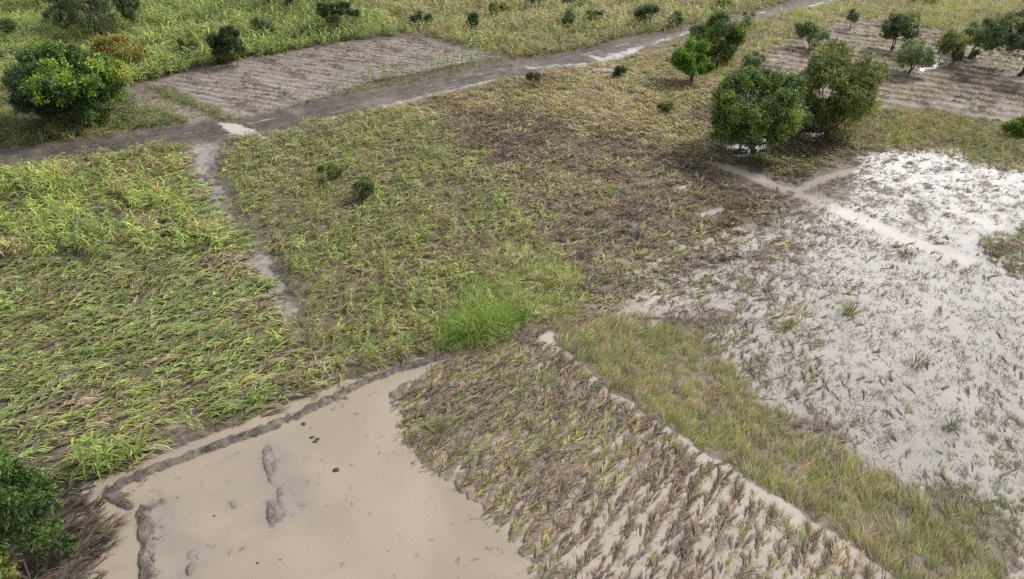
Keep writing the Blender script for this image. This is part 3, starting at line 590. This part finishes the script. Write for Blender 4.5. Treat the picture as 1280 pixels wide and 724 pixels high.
RUST = [((.16, .16, .04), 1.2), ((.27, .25, .05), 1.6), ((.34, .31, .065), 1.2), ((.36, .23, .075), 1.0), ((.13, .085, .04), .6)]
OLIVEL = [((0.117, 0.154, 0.047), 1.4), ((0.208, 0.243, 0.07), 2), ((0.323, 0.352, 0.082), 1.2), ((0.417, 0.374, 0.116), 0.4)]
VIVID = [((.09, .165, .024), 1.4), ((.15, .28, .035), 2), ((.21, .36, .045), 1.2)]
GREYG = [((0.174, 0.234, 0.111), 2), ((0.255, 0.315, 0.15), 2), ((0.352, 0.411, 0.18), 1)]
DARK = [((0.091, 0.132, 0.056), 2), ((0.137, 0.193, 0.072), 2), ((0.198, 0.242, 0.077), 0.8)]
YGREEN = [((.12, .2, .03), 1), ((.18, .28, .04), 1.6), ((.22, .32, .05), 1)]
def plant(name, label, cat, bx, by, wpx, hpx, pal, seed, nblob=30, ncl=50, per=5, l=.3, clear=.18, stems=1, flat=1.0, trunk=.05, group=None, gappy=0., lobe=.34, wr=.38, barkc=(.09, .075, .06), lean=0., droop=.25, off=(0, 0), flush_lit=.0):
    r = np.random.default_rng(5000 + seed)
    x, y = G(bx, by); s = slant(x, y); de = depress(x, y)
    zc = y * cp + H * sp; w = wpx * zc / F * (1.0 if wpx > 48 else 1.12) * math.cos(math.atan(abs(bx - 640) / F * .7))
    up = (362 - (by - hpx)) / F; h = max((H + y * (up * cp - sp) / (cp + up * sp)) * (.97 if wpx > 48 else 1.05) - .03 * w, .3 * w)
    z0 = max(ground_z(x, y), -.05)
    t = root(name, label, cat, (x, y, z0), group)
    a, rh = h * clear, w / 2
    rv = (h - a) / 2 * flat if flat < 1 else (h - a) / 2
    cz = h - rv; cen = np.array([off[0] * w, off[1] * w, cz])
    # lobes of the crown
    br = lobe * min(rh, rv * 1.3)
    D = r.normal(0, 1, (nblob, 3)); D /= np.linalg.norm(D, axis=1)[:, None]; D[:, 2] = D[:, 2] * .95 + .05; hz = np.clip(1 - np.abs(D[:, 2:3]) ** 3, 0, 1) ** .5; D[:, :2] = D[:, :2] / (np.linalg.norm(D[:, :2], axis=1)[:, None] + 1e-6) * hz
    nblob = min(nblob, max(7, int(nblob * .62))); D = D[:nblob]; rad = r.uniform(.6, 1.0, (nblob, 1)) ** .5; br *= 1.06
    B = cen + D * rad * np.array([rh - br * .8, rh - br * .8, rv - br * .6]) * r.uniform(.80, 1.16, (nblob, 1))
    Br = br * r.uniform(.6, 1.25, nblob)
    if gappy: k = r.random(nblob) > gappy; B, Br, D = B[k], Br[k], D[k]
    B[:, 2] = np.maximum(B[:, 2], Br * .55)
    if trunk > 0:
        ta = Acc(); tr = max(.035, trunk * w * .5)
        for si in range(stems):
            g = r.normal(0, .10 * w if stems > 1 else .01, 2); top = cen + np.array([g[0] * 1.6 + lean * w, g[1] * 1.6, 0])
            fork = np.array([g[0] + lean * w * .5, g[1], a * .9 + .12 * h]); rr = tr / math.sqrt(stems)
            base = np.array([g[0] * .5, g[1] * .5, -.25])
            tube(ta, [base, base + (fork - base) * .25 + r.normal(0, .03 * w, 3) * (1, 1, 0), base + (fork - base) * .6 + r.normal(0, .02 * w, 3) * (1, 1, 0), fork, fork + (top - fork) * .6], [rr * 1.5, rr * 1.1, rr * .95, rr * .8, rr * .45], 8, barkc)
            for i in r.choice(len(B), min(len(B), max(4, 12 // stems)), replace=False):
                mid = fork + (B[i] - fork) * .5 + np.array([0, 0, .05 * h]) + r.normal(0, .04 * w, 3)
                tube(ta, [fork, mid, B[i]], [rr * .6, rr * .34, rr * .12], 5, barkc)
        link('trunk', ta.mesh('trunk'), M_BARK, t)
    ca = Acc()
    ncl = int(ncl * 1.6); n = len(B) * ncl
    bi = np.repeat(np.arange(len(B)), ncl)
    S = 13; sub = r.normal(0, 1, (len(B), S, 3)); sub[:, :, 2] += .3; sub /= np.linalg.norm(sub, axis=2)[:, :, None]
    si = r.integers(0, S, n); d = sub[bi, si] + r.normal(0, .26, (n, 3)); d /= np.linalg.norm(d, axis=1)[:, None]
    sr = r.uniform(.72, 1.12, (len(B), S))
    near = np.clip((d * sub[bi, si]).sum(1), 0, 1) ** 3          # each sub-clump bulges in its middle
    P = B[bi] + d * (Br[bi] * sr[bi, si] * (.62 + .38 * near) * r.uniform(.72, 1.06, n))[:, None] * np.array([1, 1, .8 if flat >= 1 else .35])
    P[:, 2] = np.maximum(P[:, 2], .05 + r.uniform(0, .1, n))
    bq = r.random(len(B)) * .75 + (.25 if not flush_lit else 0) * r.random(len(B))
    if flush_lit: bq = bq * .6 + flush_lit * np.clip((D[:, 2] * .6 + D[:, 0] * .5 + .4), 0, 1)  # lime flush weighted to upper right lobes, painting the sunlit side into leaf colour
    q = np.clip(bq[bi] + r.normal(0, .15 if flush_lit else .12, (len(B), S))[bi, si] + r.normal(0, .07, n), 0, 1)
    leaves(ca, P, d, r, per, l, pal, q, wr, droop)
    link('crown', ca.mesh('crown', False), M_LEAF, t)
    return t
plant('mango_tree', 'large dark round mango tree with yellow-green flush at the left edge', 'tree', 103, 154, 143, 104, FLUSH, 1, 120, 70, 6, .32, .03, 1, 1, .06, lobe=.25, flush_lit=.55)
plant('yellow_bush', 'rusty yellow-green bush just behind the dark round mango', 'bush', 160, 88, 84, 52, RUST, 2, 30, 60, 5, .32, .05, 3, 1, .04, lobe=.3)
plant('acacia_tree', 'tall fine-leaved tree with several thin trunks behind the rusty bush', 'tree', 132, 46, 132, 74, DARK, 3, 70, 80, 6, .28, .12, 5, 1, .05, lobe=.28, barkc=(.16, .14, .12))
plant('broadleaf_tree', 'small dark tree cut by the top edge above the round mango', 'tree', 54, 16, 62, 60, DARK, 4, 26, 50, 5, .3, .3, 2, 1, .06, lobe=.3)
plant('dark_shrub', 'dark green shrub standing in the crop by the far left edge', 'shrub', 14, 52, 24, 28, DARK, 5, 12, 50, 5, .3, .02, 2, 1, .04)
plant('flecked_bush', 'round bush with orange flecks at the edge of the ploughed plot', 'bush', 288, 82, 52, 50, [((.03, .055, .02), 2), ((.05, .085, .025), 2), ((.09, .12, .03), 1), ((.22, .16, .05), .35)], 6, 30, 60, 5, .28, .06, 3, 1, .04, lobe=.3)
plant('drooping_shrub', 'dark drooping shrub between the flecked bush and the bare trunks', 'shrub', 336, 48, 32, 30, DARK, 7, 12, 45, 5, .38, .05, 2, 1, .04, gappy=.1, droop=.8, lobe=.4)
plant('tall_tree', 'tall tree whose dark trunk rises out of the top edge', 'tree', 358, 15, 130, 100, DARK, 8, 40, 50, 5, .36, .22, 1, .8, .075, lobe=.3, barkc=(.05, .042, .035), off=(.38, .2), lean=.15)
plant('slender_tree', 'slender tree with thin trunk left of the tall dark trunk', 'tree', 337, 11, 60, 90, DARK, 9, 20, 45, 5, .34, .62, 1, .8, .07, lobe=.3, barkc=(.05, .042, .035))
plant('layered_bush', 'wide layered bush with dark underside beyond the ploughed plot', 'bush', 424, 42, 56, 42, [((.04, .06, .02), 1.6), ((.07, .10, .028), 2), ((.11, .14, .035), 1)], 10, 26, 60, 5, .3, .12, 3, .75, .04, lobe=.36)
plant('low_shrub', 'mid green low shrub left of the flecked bush', 'shrub', 238, 72, 26, 24, OLIVEL, 11, 12, 45, 5, .3, .02, 2, 1, .04)
plant('wide_shrub', 'wide dark shrub at the far corner of the ploughed plot', 'shrub', 530, 33, 30, 18, DARK, 12, 14, 45, 5, .3, .03, 2, 1, .04)
plant('green_shrub', 'fresh green shrub right of the far plot corner', 'shrub', 591, 38, 19, 19, [((.035, .085, .03), 1), ((.05, .12, .035), 1)], 13, 10, 45, 5, .32, .05, 1, 1, .05)
plant('spreading_shrub', 'flat spreading shrub in the yellow crop near the top edge', 'shrub', 622, 20, 36, 15, OLIVEL, 14, 14, 45, 5, .32, .03, 2, 1, .04)
plant('grey_shrub', 'upright grey green shrub cut by the top edge in the yellow crop', 'shrub', 670, 12, 21, 24, GREYG, 15, 12, 45, 5, .34, .08, 2, 1, .05)
plant('narrow_shrub', 'narrow grey green shrub left of the low black-green thicket', 'shrub', 712, 37, 20, 27, GREYG, 16, 12, 45, 5, .34, .08, 2, 1, .05)
plant('thicket', 'low black-green thicket beside the narrow grey shrub', 'shrub', 741, 31, 36, 15, DARK, 17, 16, 45, 5, .34, .05, 3, 1, .04, gappy=.1)
plant('small_shrub', 'small dark shrub near the top edge above the low thicket', 'shrub', 718, 8, 26, 13, DARK, 18, 10, 40, 5, .36, .05, 2, 1, .04)
plant('round_shrub', 'round green shrub on a short stem above the road puddle', 'shrub', 810, 34, 37, 26, DARK, 19, 20, 50, 5, .32, .16, 2, 1, .05, lobe=.32)
plant('dull_shrub', 'small dull shrub right of the round shrub above the road', 'shrub', 842, 33, 17, 17, DARK, 20, 8, 45, 5, .32, .1, 1, 1, .05)
plant('mango_tree', 'dark mango tree beside the road behind the vivid green tree', 'tree', 893, 78, 70, 66, MANGO, 21, 50, 70, 6, .34, .03, 2, 1, .06, lobe=.28)
plant('vivid_tree', 'vivid bright green small tree in front of the dark roadside mango', 'tree', 863, 106, 53, 56, VIVID, 22, 36, 65, 6, .30, .18, 1, 1, .08, lobe=.3)
plant('mango_tree', 'big dense round mango tree standing over a white puddle', 'tree', 940, 189, 124, 108, MANGO, 23, 84, 90, 6, .33, .11, 1, 1, .055, lobe=.27, off=(-.05, 0))
plant('mango_tree', 'olive tinted open mango tree with several trunks beside the dense round one', 'tree', 1030, 168, 128, 112, OLIVEL, 24, 76, 80, 6, .34, .04, 4, 1, .055, gappy=.03, lobe=.28, off=(.0, .1))
plant('pale_shrub', 'small grey green shrub peeping over the dense round mango', 'shrub', 940, 90, 32, 24, GREYG, 25, 12, 45, 5, .3, .1, 2, 1, .04)
plant('twin_shrub', 'grey green two-lobed shrub on the ridged field above the mangoes', 'shrub', 1008, 64, 56, 40, GREYG, 26, 24, 50, 5, .3, .18, 2, 1, .04, gappy=.12, lobe=.34)
plant('sapling', 'tiny round-headed sapling alone on the far ridged field', 'tree', 1061, 39, 14, 24, GREYG, 27, 8, 40, 5, .3, .42, 1, 1, .07)
plant('savanna_tree', 'leaning dark tree with forked trunk behind the spreading one', 'tree', 1117, 64, 46, 47, DARK, 28, 34, 45, 5, .3, .2, 2, 1, .05, gappy=.15, lobe=.34, lean=.1)
plant('savanna_tree', 'spreading tree with forked trunk beside a pale puddle on the ridges', 'tree', 1135, 94, 51, 51, GREYG, 29, 36, 50, 5, .28, .2, 2, 1, .05, gappy=.12, lobe=.34, lean=.08)
plant('thin_tree', 'thin olive tree among the shrubs on the ridged field', 'tree', 1180, 80, 40, 40, OLIVEL, 30, 26, 45, 5, .28, .22, 2, 1, .03, gappy=.25, lobe=.36)
plant('pale_shrub', 'pale grey shrub in front of the thin olive tree', 'shrub', 1200, 84, 34, 27, [((.10, .13, .07), 1), ((.14, .17, .09), 1)], 31, 14, 40, 4, .26, .12, 3, 1, .03, gappy=.2)
plant('leaning_tree', 'tree with slanting trunk left of the large edge tree', 'tree', 1210, 73, 42, 44, GREYG, 32, 26, 45, 5, .28, .3, 1, 1, .045, gappy=.15, lobe=.36, lean=.22)
plant('large_tree', 'large tree with thick dark trunk at the right edge', 'tree', 1273, 95, 116, 88, DARK, 33, 50, 60, 6, .3, .3, 1, 1, .045, gappy=.08, lobe=.28, barkc=(.06, .05, .042), off=(-.06, 0))
plant('low_shrub', 'tiny dark shrub left of the thick edge trunk', 'shrub', 1264, 66, 14, 10, DARK, 34, 6, 35, 4, .28, .02, 1, 1, .03)
plant('road_bush', 'small feathery bush standing at the edge of the far road', 'shrub', 934, 38, 18, 25, GREYG, 35, 10, 35, 4, .28, .12, 2, 1, .04, gappy=.15)
plant('small_shrub', 'small dark shrub in the crop above the roadside mango', 'shrub', 902, 12, 18, 12, OLIVEL, 36, 8, 40, 5, .34, .05, 1, 1, .04)
plant('lime_shrub', 'lime green round shrub at the right edge of the long grass', 'shrub', 1266, 170, 32, 23, YGREEN, 37, 16, 55, 5, .26, .02, 2, 1, .03)
plant('dry_shrub', 'small sparse dry shrub on tan grass beside the road', 'shrub', 668, 108, 17, 17, [((.12, .12, .06), 1), ((.17, .16, .08), 1)], 38, 8, 35, 4, .24, .02, 3, 1, .04, gappy=.1)
plant('flat_shrub', 'flat dark shrub alone in the tan grass', 'shrub', 830, 141, 20, 11, DARK, 39, 8, 40, 4, .24, .01, 2, 1, .03)
plant('low_shrub', 'low green shrub beside the two weathered logs', 'shrub', 775, 99, 15, 13, [((.05, .10, .03), 1), ((.08, .14, .04), 1)], 40, 8, 40, 4, .24, .02, 1, 1, .03)
plant('dark_shrub', 'dark green shrub in the middle of the tangled maize', 'shrub', 453, 251, 30, 28, DARK, 41, 12, 55, 5, .2, .02, 2, 1, .03)
plant('dark_shrub', 'wide dull shrub above the dark one in the tangled maize', 'shrub', 414, 228, 32, 19, OLIVEL, 42, 12, 55, 5, .2, .02, 2, 1, .03)
plant('top_shrub', 'dark spreading shrub at the top edge above the ridged field', 'shrub', 1152, 4, 34, 16, DARK, 44, 12, 40, 5, .34, .1, 2, 1, .04)
plant('leafy_bush', 'big glossy green leafy bush in the bottom left corner', 'bush', 58, 722, 190, 166, [((.055, .095, .025), 1.8), ((.09, .155, .036), 2), ((.13, .215, .046), 1.4), ((.2, .28, .06), .7), ((.30, .28, .08), .14)], 43, 84, 40, 9, .23, .02, 4, 1, .03, lobe=.22, wr=.34, droop=.45, off=(-.2, 0), gappy=.12)

# ------------------------------------------------------------------ single maize plants
def maize_meshes(seed, **kw):
    r = np.random.default_rng(seed); st, lv = Acc(), Acc()
    full = p_upright(r, **kw)
    st.V, st.Q, st.C, st.n = full.V[:1], full.Q[:1], full.C[:1], len(full.V[0])
    off = st.n; lv.V, lv.C = full.V[1:], full.C[1:]; lv.Q = [q - off for q in full.Q[1:]]
    return st, lv
_mz = {}
def maize(label, spots, col, hs, group, seed, name='maize_plant', **kw):
    r = np.random.default_rng(seed)
    protos = []
    for v in range(min(3, len(spots))):
        st, lv = maize_meshes(seed * 10 + v, **kw)
        st.C = [c * np.array(col) * .9 for c in st.C]; lv.C = [c * np.array(col) for c in lv.C]
        protos.append((st.mesh('stalk'), lv.mesh('leaves')))
    for i, (px, py) in enumerate(spots):
        x, y = G(px, py); ms, ml = protos[i % len(protos)]
        t = root(name, label, 'maize plant', (x, y, max(ground_z(x, y), -.05)), group)
        t.rotation_euler = (r.normal(0, .06), r.normal(0, .06), r.uniform(0, 6.28)); k = hs * r.uniform(.85, 1.12); t.scale = (k, k, k)
        link('stalk', ms, M_LEAF, t); link('leaves', ml, M_LEAF, t)
BRIGHT = (.25, .36, .075)
maize('tall bright green maize plant standing at the left corner of the pond', [(112,588),(126,592),(138,586),(120,578),(148,590),(133,575)], BRIGHT, 1.1, 'maize at the pond corner', 1)
maize('yellow green maize plant right of the pond corner clump', [(160,580),(172,580),(180,572),(166,570)], (.24, .30, .07), .95, 'maize beside the corner clump', 2)
maize('pale yellowish maize plant beside the bare mud at the pond edge', [(240,540),(247,545),(252,538)], (.27, .28, .11), .95, 'maize beside the bare mud', 3)
maize('bright arching maize plant low on the pond edge', [(325,507),(338,504)], BRIGHT, .8, 'maize arching over the pond edge', 4)
maize('green maize plant near the upper pond edge left of the stakes', [(497,446),(505,442),(470,455),(462,452)], (.21, .29, .06), .85, 'maize near the upper pond edge', 5)
maize('lone bright maize plant standing in the grey channel', [(338,364)], (.20, .32, .06), .75, None, 6)
maize('lying fresh green maize plant in the dark bottom left corner', [(66,690)], (.16, .27, .06), .8, None, 7)
maize('single green maize plant at the lower road verge', [(210,192)], (.16, .24, .06), .8, None, 8)
maize('pale green maize plant beside the top of the pale path', [(735,430),(728,436)], (.25, .31, .07), .8, 'maize beside the pale path', 9)
maize('bright lime maize plant standing in the upper left field', [(20,250),(48,268),(75,272),(98,250),(130,252),(142,262),(150,248),(168,258),(185,250),(198,262),(206,245),(210,278),(65,300),(92,300),(118,298),(150,296),(172,300),(196,308),(232,300),(245,316),(30,310),(12,285),(60,335),(130,322)], (.23, .35, .05), .95, 'upright maize in the upper left field', 10)
maize('light green maize plant standing in the tangled middle field', [(385,232),(395,248),(420,300),(432,305),(365,332),(372,340),(390,345),(480,340),(505,348),(520,362),(535,355),(560,352),(572,362),(580,356),(595,365),(470,372),(440,392),(515,395),(535,388),(490,300)], (.22, .31, .06), .75, 'upright maize in the tangled middle field', 11)
row = [(420 + 10 * i + (i * 37 % 5 - 2), 118 - 2.95 * i - (1.2 if i % 3 else 0)) for i in range(6)] + [(478 + 6.2 * i, 102 - 1.32 * i + (i * 53 % 3) * .8) for i in range(24)]
maize('young green maize plant in the row between the ploughed plot and the road', row, (.2, .29, .09), 1.15, 'maize row along the ploughed plot', 12)

# ------------------------------------------------------------------ bright grass clump
def grass_clump():
    x, y = G(604, 432); z = ground_z(x, y); r = np.random.default_rng(77)
    t = root('grass_clump', 'tall bright green grass clump at the top corner of the pond', 'grass clump', (x, y, z))
    tuf = Acc(); pal = [((.20, .34, .06), 1.2), ((.28, .42, .075), 2), ((.34, .46, .10), 1), ((.38, .38, .16), .35)]
    a0 = G(560, 436) - (x, y); a1 = G(655, 405) - (x, y)
    for k in range(5200):
        u_ = r.beta(1.6, 1.7) * 1.16 - .08; v = abs(r.normal(0, 1.0)) * (1.1 if r.random() < .8 else 1.9)
        b = a0 + (a1 - a0) * u_ + np.array([-.2, 1.0]) * v + r.normal(0, .22, 2)
        hk = (1 - .5 * abs(u_ - .4) * 1.6) * (1 - .12 * v) * (.65 + .6 * float(vnoise(np.array([b[0] * 1.1 + 40]), np.array([b[1] * 1.1 + 40]), 4)[0]))
        th = r.uniform(0, 6.28); sp_ = r.uniform(.15, .75)
        strip(tuf, (b[0], b[1], -.05), (math.cos(th) * sp_ + .15, math.sin(th) * sp_, 1), r.uniform(.8, 2.3) * max(hk, .35), .036, 4, r.uniform(.3, 1.7), r, pick(r, pal, 1)[0] * r.uniform(.7, 1.25), .9, .02, lambda q: 1 - .8 * q)
    link('blades', tuf.mesh('blades'), M_LEAF, t)
grass_clump()
def tuft(label, px, py, hpx, pal, seed, n=120, name='grass_tuft', wpx=None):
    x, y = G(px, py); s = slant(x, y); L = .72 * hpx * s / F / math.cos(depress(x, y)); r = np.random.default_rng(seed); a = Acc(); rad = (wpx or hpx) * s / F * .3
    for k in range(n):
        th = r.uniform(0, 6.28); q = rad * math.sqrt(r.random())
        strip(a, (q * math.cos(th), q * math.sin(th) * .8, 0), (math.cos(th) * .5, math.sin(th) * .5, 1), L * r.uniform(.6, 1.3), .03, 4, 1.0, r, pick(r, pal, 1)[0] * r.uniform(.7, 1.3), .9, .02, lambda q: 1 - .8 * q)
    o = link(name, a.mesh(name), M_LEAF, None, label=label, category='grass tuft'); o.location = (x, y, max(ground_z(x, y), -.03))
GP = [((.26, .26, .07), 2), ((.32, .28, .1), 1), ((.2, .22, .06), 1)]
tuft('yellow green grass tuft alone on the pale flood', 1061, 392, 20, GP, 1)
tuft('olive grass tuft at the mouth of the flood stream', 1134, 320, 12, [((.16, .19, .05), 1), ((.15, .13, .07), 1)], 2, 120, wpx=28)
tuft('bright green weed tuft in the brown crop', 763, 242, 16, [(LUSH, 1), (LIME, 1)], 3, 60)
tuft('olive tuft beside the grey silt pool', 985, 408, 14, GP, 4, 70)
tuft('dark olive tuft inside the pale silt pool below', 955, 450, 12, [(GREYB, 1), (OLIVE_C, 1)], 5, 70, wpx=20)
tuft('brown tuft pair standing in the right flood', 1145, 455, 18, [(BRN, 1), (OLIVE_C, 1)], 6, 90, wpx=30)
tuft('dark brown dead clump standing in the grey mud pool', 840, 402, 15, [(BRN, 2), ((.07, .055, .04), 2)], 7, 90, wpx=26)
tuft('green tuft at the field edge inside the muddy crop', 548, 545, 26, [((.15, .19, .05), 1), (OLIVE_C, 1)], 8, 90)
tuft('olive tuft at the right flood margin', 1190, 535, 14, [(OLIVE_C, 1), (SAGE, 1)], 9, 70)

# ------------------------------------------------------------------ stakes, logs, sticks, clods
def stick(name, label, cat, p0, p1, r0, r1, col, seed, group=None, twigs=0):
    r = np.random.default_rng(seed); a = Acc(); p0, p1 = np.array(p0, float), np.array(p1, float); n = 5
    pts = [p0 + (p1 - p0) * i / n + (r.normal(0, .02, 3) if 0 < i < n else 0) for i in range(n + 1)]
    pts = np.array(pts); o0 = pts[0].copy(); pts = pts - o0
    tube(a, pts, np.linspace(r0, r1, n + 1), 7, col)
    tube(a, [pts[-1], pts[-1] + (pts[-1] - pts[-2]) * .03], [r1, r1 * .15], 7, np.array(col) * 1.3)
    for k in range(twigs):
        i = r.integers(2, n); tube(a, [pts[i], pts[i] + r.normal(0, .18, 3) * (1, 1, .3) + (0, 0, .14)], [r1 * .8, r1 * .3], 5, col)
    o = link(name, a.mesh(name), M_BARK, None, label=label, category=cat); o.location = o0
    if group: o['group'] = group
def stake(label, px, py, h, seed):
    x, y = G(px, py); stick('wooden_stake', label, 'stake', (x, y, ground_z(x, y) - .3), (x + .04, y + .02, h), .03, .022, (.16, .085, .06), seed)
stake('tall reddish wooden stake on the mud bank below the grass clump', 545, 452, 1.45, 1)
stake('shorter reddish stake at the crop edge left of the tall stake', 502, 455, 1.0, 2)
stake('short dark stake under the bright grass clump', 570, 442, .85, 3)
x, y = G(336, 377); stick('branch', 'black broken branch sticking out of the grey channel', 'branch', (x - .15, y + .2, -.05), (x - .1, y + .5, .6), .05, .03, (.02, .018, .016), 4)
stick('branch', 'black branch lying across the grey channel', 'branch', (x - .1, y, .06), (x + .95, y + .25, .12), .06, .03, (.025, .022, .02), 5, twigs=3)
x, y = G(332, 384); stick('branch', 'short black stick lying below the channel branches', 'branch', (x, y, .05), (x + .1, y - .5, .06), .035, .02, (.03, .027, .025), 6)
x, y = G(795, 399); stick('branch', 'long thin dark stick lying in the grey mud pool', 'branch', (x, y, .05), (x + 1.5, y + .05, .06), .045, .03, (.06, .055, .05), 7)
def log(label, px, py, L, rad, seed):
    """a weathered, hollowed half log lying with its pale side up"""
    x, y = G(px, py); r = np.random.default_rng(seed); z = ground_z(x, y); n, k = 16, 12
    V, C = [], []
    for i in range(n + 1):
        u_ = i / n; rr = rad * (.75 + .35 * math.sin(u_ * 3.1)) * r.uniform(.92, 1.08); bend = .16 * math.sin(u_ * 2.6)
        for j in range(k):
            th = 2 * math.pi * j / k; f = 1 - .42 * max(0, math.cos(th - 1.9)) ** 3
            V.append(((u_ - .5) * L, rr * 1.5 * math.cos(th) * f + bend, rr * math.sin(th) * f + rad * .55)); C.append(np.array([.34, .30, .25]) * r.uniform(.75, 1.1) if math.sin(th) > -.1 else np.array([.09, .075, .06]))
    Qs = [[i * k + j, i * k + (j + 1) % k, (i + 1) * k + (j + 1) % k, (i + 1) * k + j] for i in range(n) for j in range(k)]
    a = Acc(); a.add(V, np.array(Qs), np.array(C))
    caps = [[0, k - 1 - j - 1 + 0, k - 1 - j, 0] for j in range(0)]
    for e in (0, n):
        ring = np.array(V[e * k:(e + 1) * k]); c = ring.mean(0)
        a.add(np.concatenate([ring, [c]]), np.array([[j, (j + 1) % k, k, k] for j in range(k)])[:, [0, 1, 2, 2]] if False else np.array([[0, 2 * j + 1, 2 * j + 2, 2 * j + 3] for j in range(k // 2 - 1)]), (.12, .10, .08))
    o = link('fallen_log', a.mesh('fallen_log'), M_BARK, None, label=label, category='log'); o.location = (x, y, z); o.rotation_euler = (0, 0, R(-6))
log('larger pale weathered log lying in tan grass by the road', 754, 93, 2.4, .30, 1)
log('smaller pale weathered log behind the larger one', 769, 87, 1.5, .24, 2)
def clod(label, px, py, s, seed, group=None):
    x, y = G(px, py); r = np.random.default_rng(seed); n, k = 7, 10; V = []
    for i in range(n + 1):
        ph = math.pi * .55 * i / n
        for j in range(k):
            th = 2 * math.pi * j / k; q = s * (1 + .35 * (vnoise(np.array([2 + 1.4 * math.cos(th) + i * .5 + seed]), np.array([3 + 1.4 * math.sin(th)]), seed)[0] - .5) * 2)
            V.append((q * math.sin(ph) * math.cos(th) * 1.2, q * math.sin(ph) * math.sin(th), q * .75 * math.cos(ph)))
    Qs = [[i * k + j, i * k + (j + 1) % k, (i + 1) * k + (j + 1) % k, (i + 1) * k + j] for i in range(n) for j in range(k)]
    a = Acc(); a.add(V, np.array(Qs), (.075, .062, .052))
    o = link('mud_clod', a.mesh('mud_clod'), M_BARK, None, label=label, category='mud clod'); o.location = (x, y, -.02)
    if group: o['group'] = group
clod('dark mud clod standing alone in the middle of the beige pond', 420, 588, .13, 1)
for i, (a_, b_) in enumerate([(390,547),(397,549),(394,552)]): clod('dark mud clod in the close cluster below the bank', a_, b_, .10, 2 + i, 'mud clods below the bank')
clod('grey mud clod nearest the broken bank', 379, 530, .11, 6)
for i, (a_, b_) in enumerate([(253,602),(222,622),(268,645),(340,665),(350,700),(322,704),(300,690),(440,630)]): clod('tiny dark mud speck scattered over the shallow side of the pond', a_, b_, .035 + .012 * (i % 3), 10 + i, 'mud specks in the pond')

# ------------------------------------------------------------------ light, sky, camera
AZ, EL = R(62), R(46)
sd = Vector((math.sin(AZ) * math.cos(EL), math.cos(AZ) * math.cos(EL), math.sin(EL)))
sun = bpy.data.lights.new('sun', 'SUN'); sun.energy = 1.5; sun.angle = R(10); sun.color = (1, .95, .87)
so = bpy.data.objects.new('sun', sun); COL.objects.link(so); so.rotation_euler = sd.to_track_quat('Z', 'Y').to_euler(); so.location = (0, 0, 60)
wd = bpy.data.worlds.new('World'); scene.world = wd; wd.use_nodes = True
nt = wd.node_tree; nt.nodes.clear(); N = lambda t, **kw: _mk(nt, t, kw)
out, bg, sky, tc = N('OutputWorld'), N('Background'), N('TexSky'), N('TexCoord')
sky.sky_type = 'NISHITA'; sky.sun_disc = False; sky.sun_elevation = EL; sky.sun_rotation = AZ; sky.dust_density = 2.5
nz = N('TexNoise'); nz.inputs['Scale'].default_value = 2.2; nz.inputs['Detail'].default_value = 6; nt.links.new(tc.outputs['Generated'], nz.inputs['Vector'])
mr = N('MapRange'); mr.inputs['From Min'].default_value = .35; mr.inputs['From Max'].default_value = .62; mr.inputs['To Min'].default_value = .55; mr.inputs['To Max'].default_value = 1.0
nt.links.new(nz.outputs[0], mr.inputs['Value'])
dt = N('VectorMath', operation='DOT_PRODUCT'); nt.links.new(tc.outputs['Generated'], dt.inputs[0]); dt.inputs[1].default_value = Vector((math.sin(R(34)) * math.cos(R(20)), math.cos(R(34)) * math.cos(R(20)), math.sin(R(20))))  # the bright gap in the cloud
mx = N('Math', operation='MAXIMUM'); nt.links.new(dt.outputs['Value'], mx.inputs[0]); mx.inputs[1].default_value = 0
pw = N('Math', operation='POWER'); nt.links.new(mx.outputs[0], pw.inputs[0]); pw.inputs[1].default_value = 14
ma = N('Math', operation='MULTIPLY_ADD'); nt.links.new(pw.outputs[0], ma.inputs[0]); ma.inputs[1].default_value = 22; ma.inputs[2].default_value = 2.6
cl = N('Mix', data_type='RGBA'); nt.links.new(mr.outputs[0], cl.inputs[0]); nt.links.new(sky.outputs[0], cl.inputs[6])
cc = N('CombineColor'); 
for i, k in enumerate((1.0, .99, .98)):
    mm = N('Math', operation='MULTIPLY'); nt.links.new(ma.outputs[0], mm.inputs[0]); mm.inputs[1].default_value = k; nt.links.new(mm.outputs[0], cc.inputs[i])
nt.links.new(cc.outputs[0], cl.inputs[7]); nt.links.new(cl.outputs[2], bg.inputs['Color']); bg.inputs['Strength'].default_value = .1
nt.links.new(bg.outputs[0], out.inputs[0])

cam = bpy.data.cameras.new('camera'); co = bpy.data.objects.new('camera', cam); COL.objects.link(co)
co.location = (0, 0, H); co.rotation_euler = (math.pi / 2 - PITCH, 0, 0); cam.sensor_width = 36; cam.lens = F / 1280 * 36; cam.clip_end = 12000; cam.clip_start = .1
scene.camera = co
scene.view_settings.view_transform = 'Standard'; scene.view_settings.look = 'None'; scene.view_settings.gamma = 1
scene.view_settings.exposure = 1.35
scene.cycles.max_bounces = 6; scene.cycles.diffuse_bounces = 3; scene.cycles.transmission_bounces = 3; scene.cycles.use_denoising = False
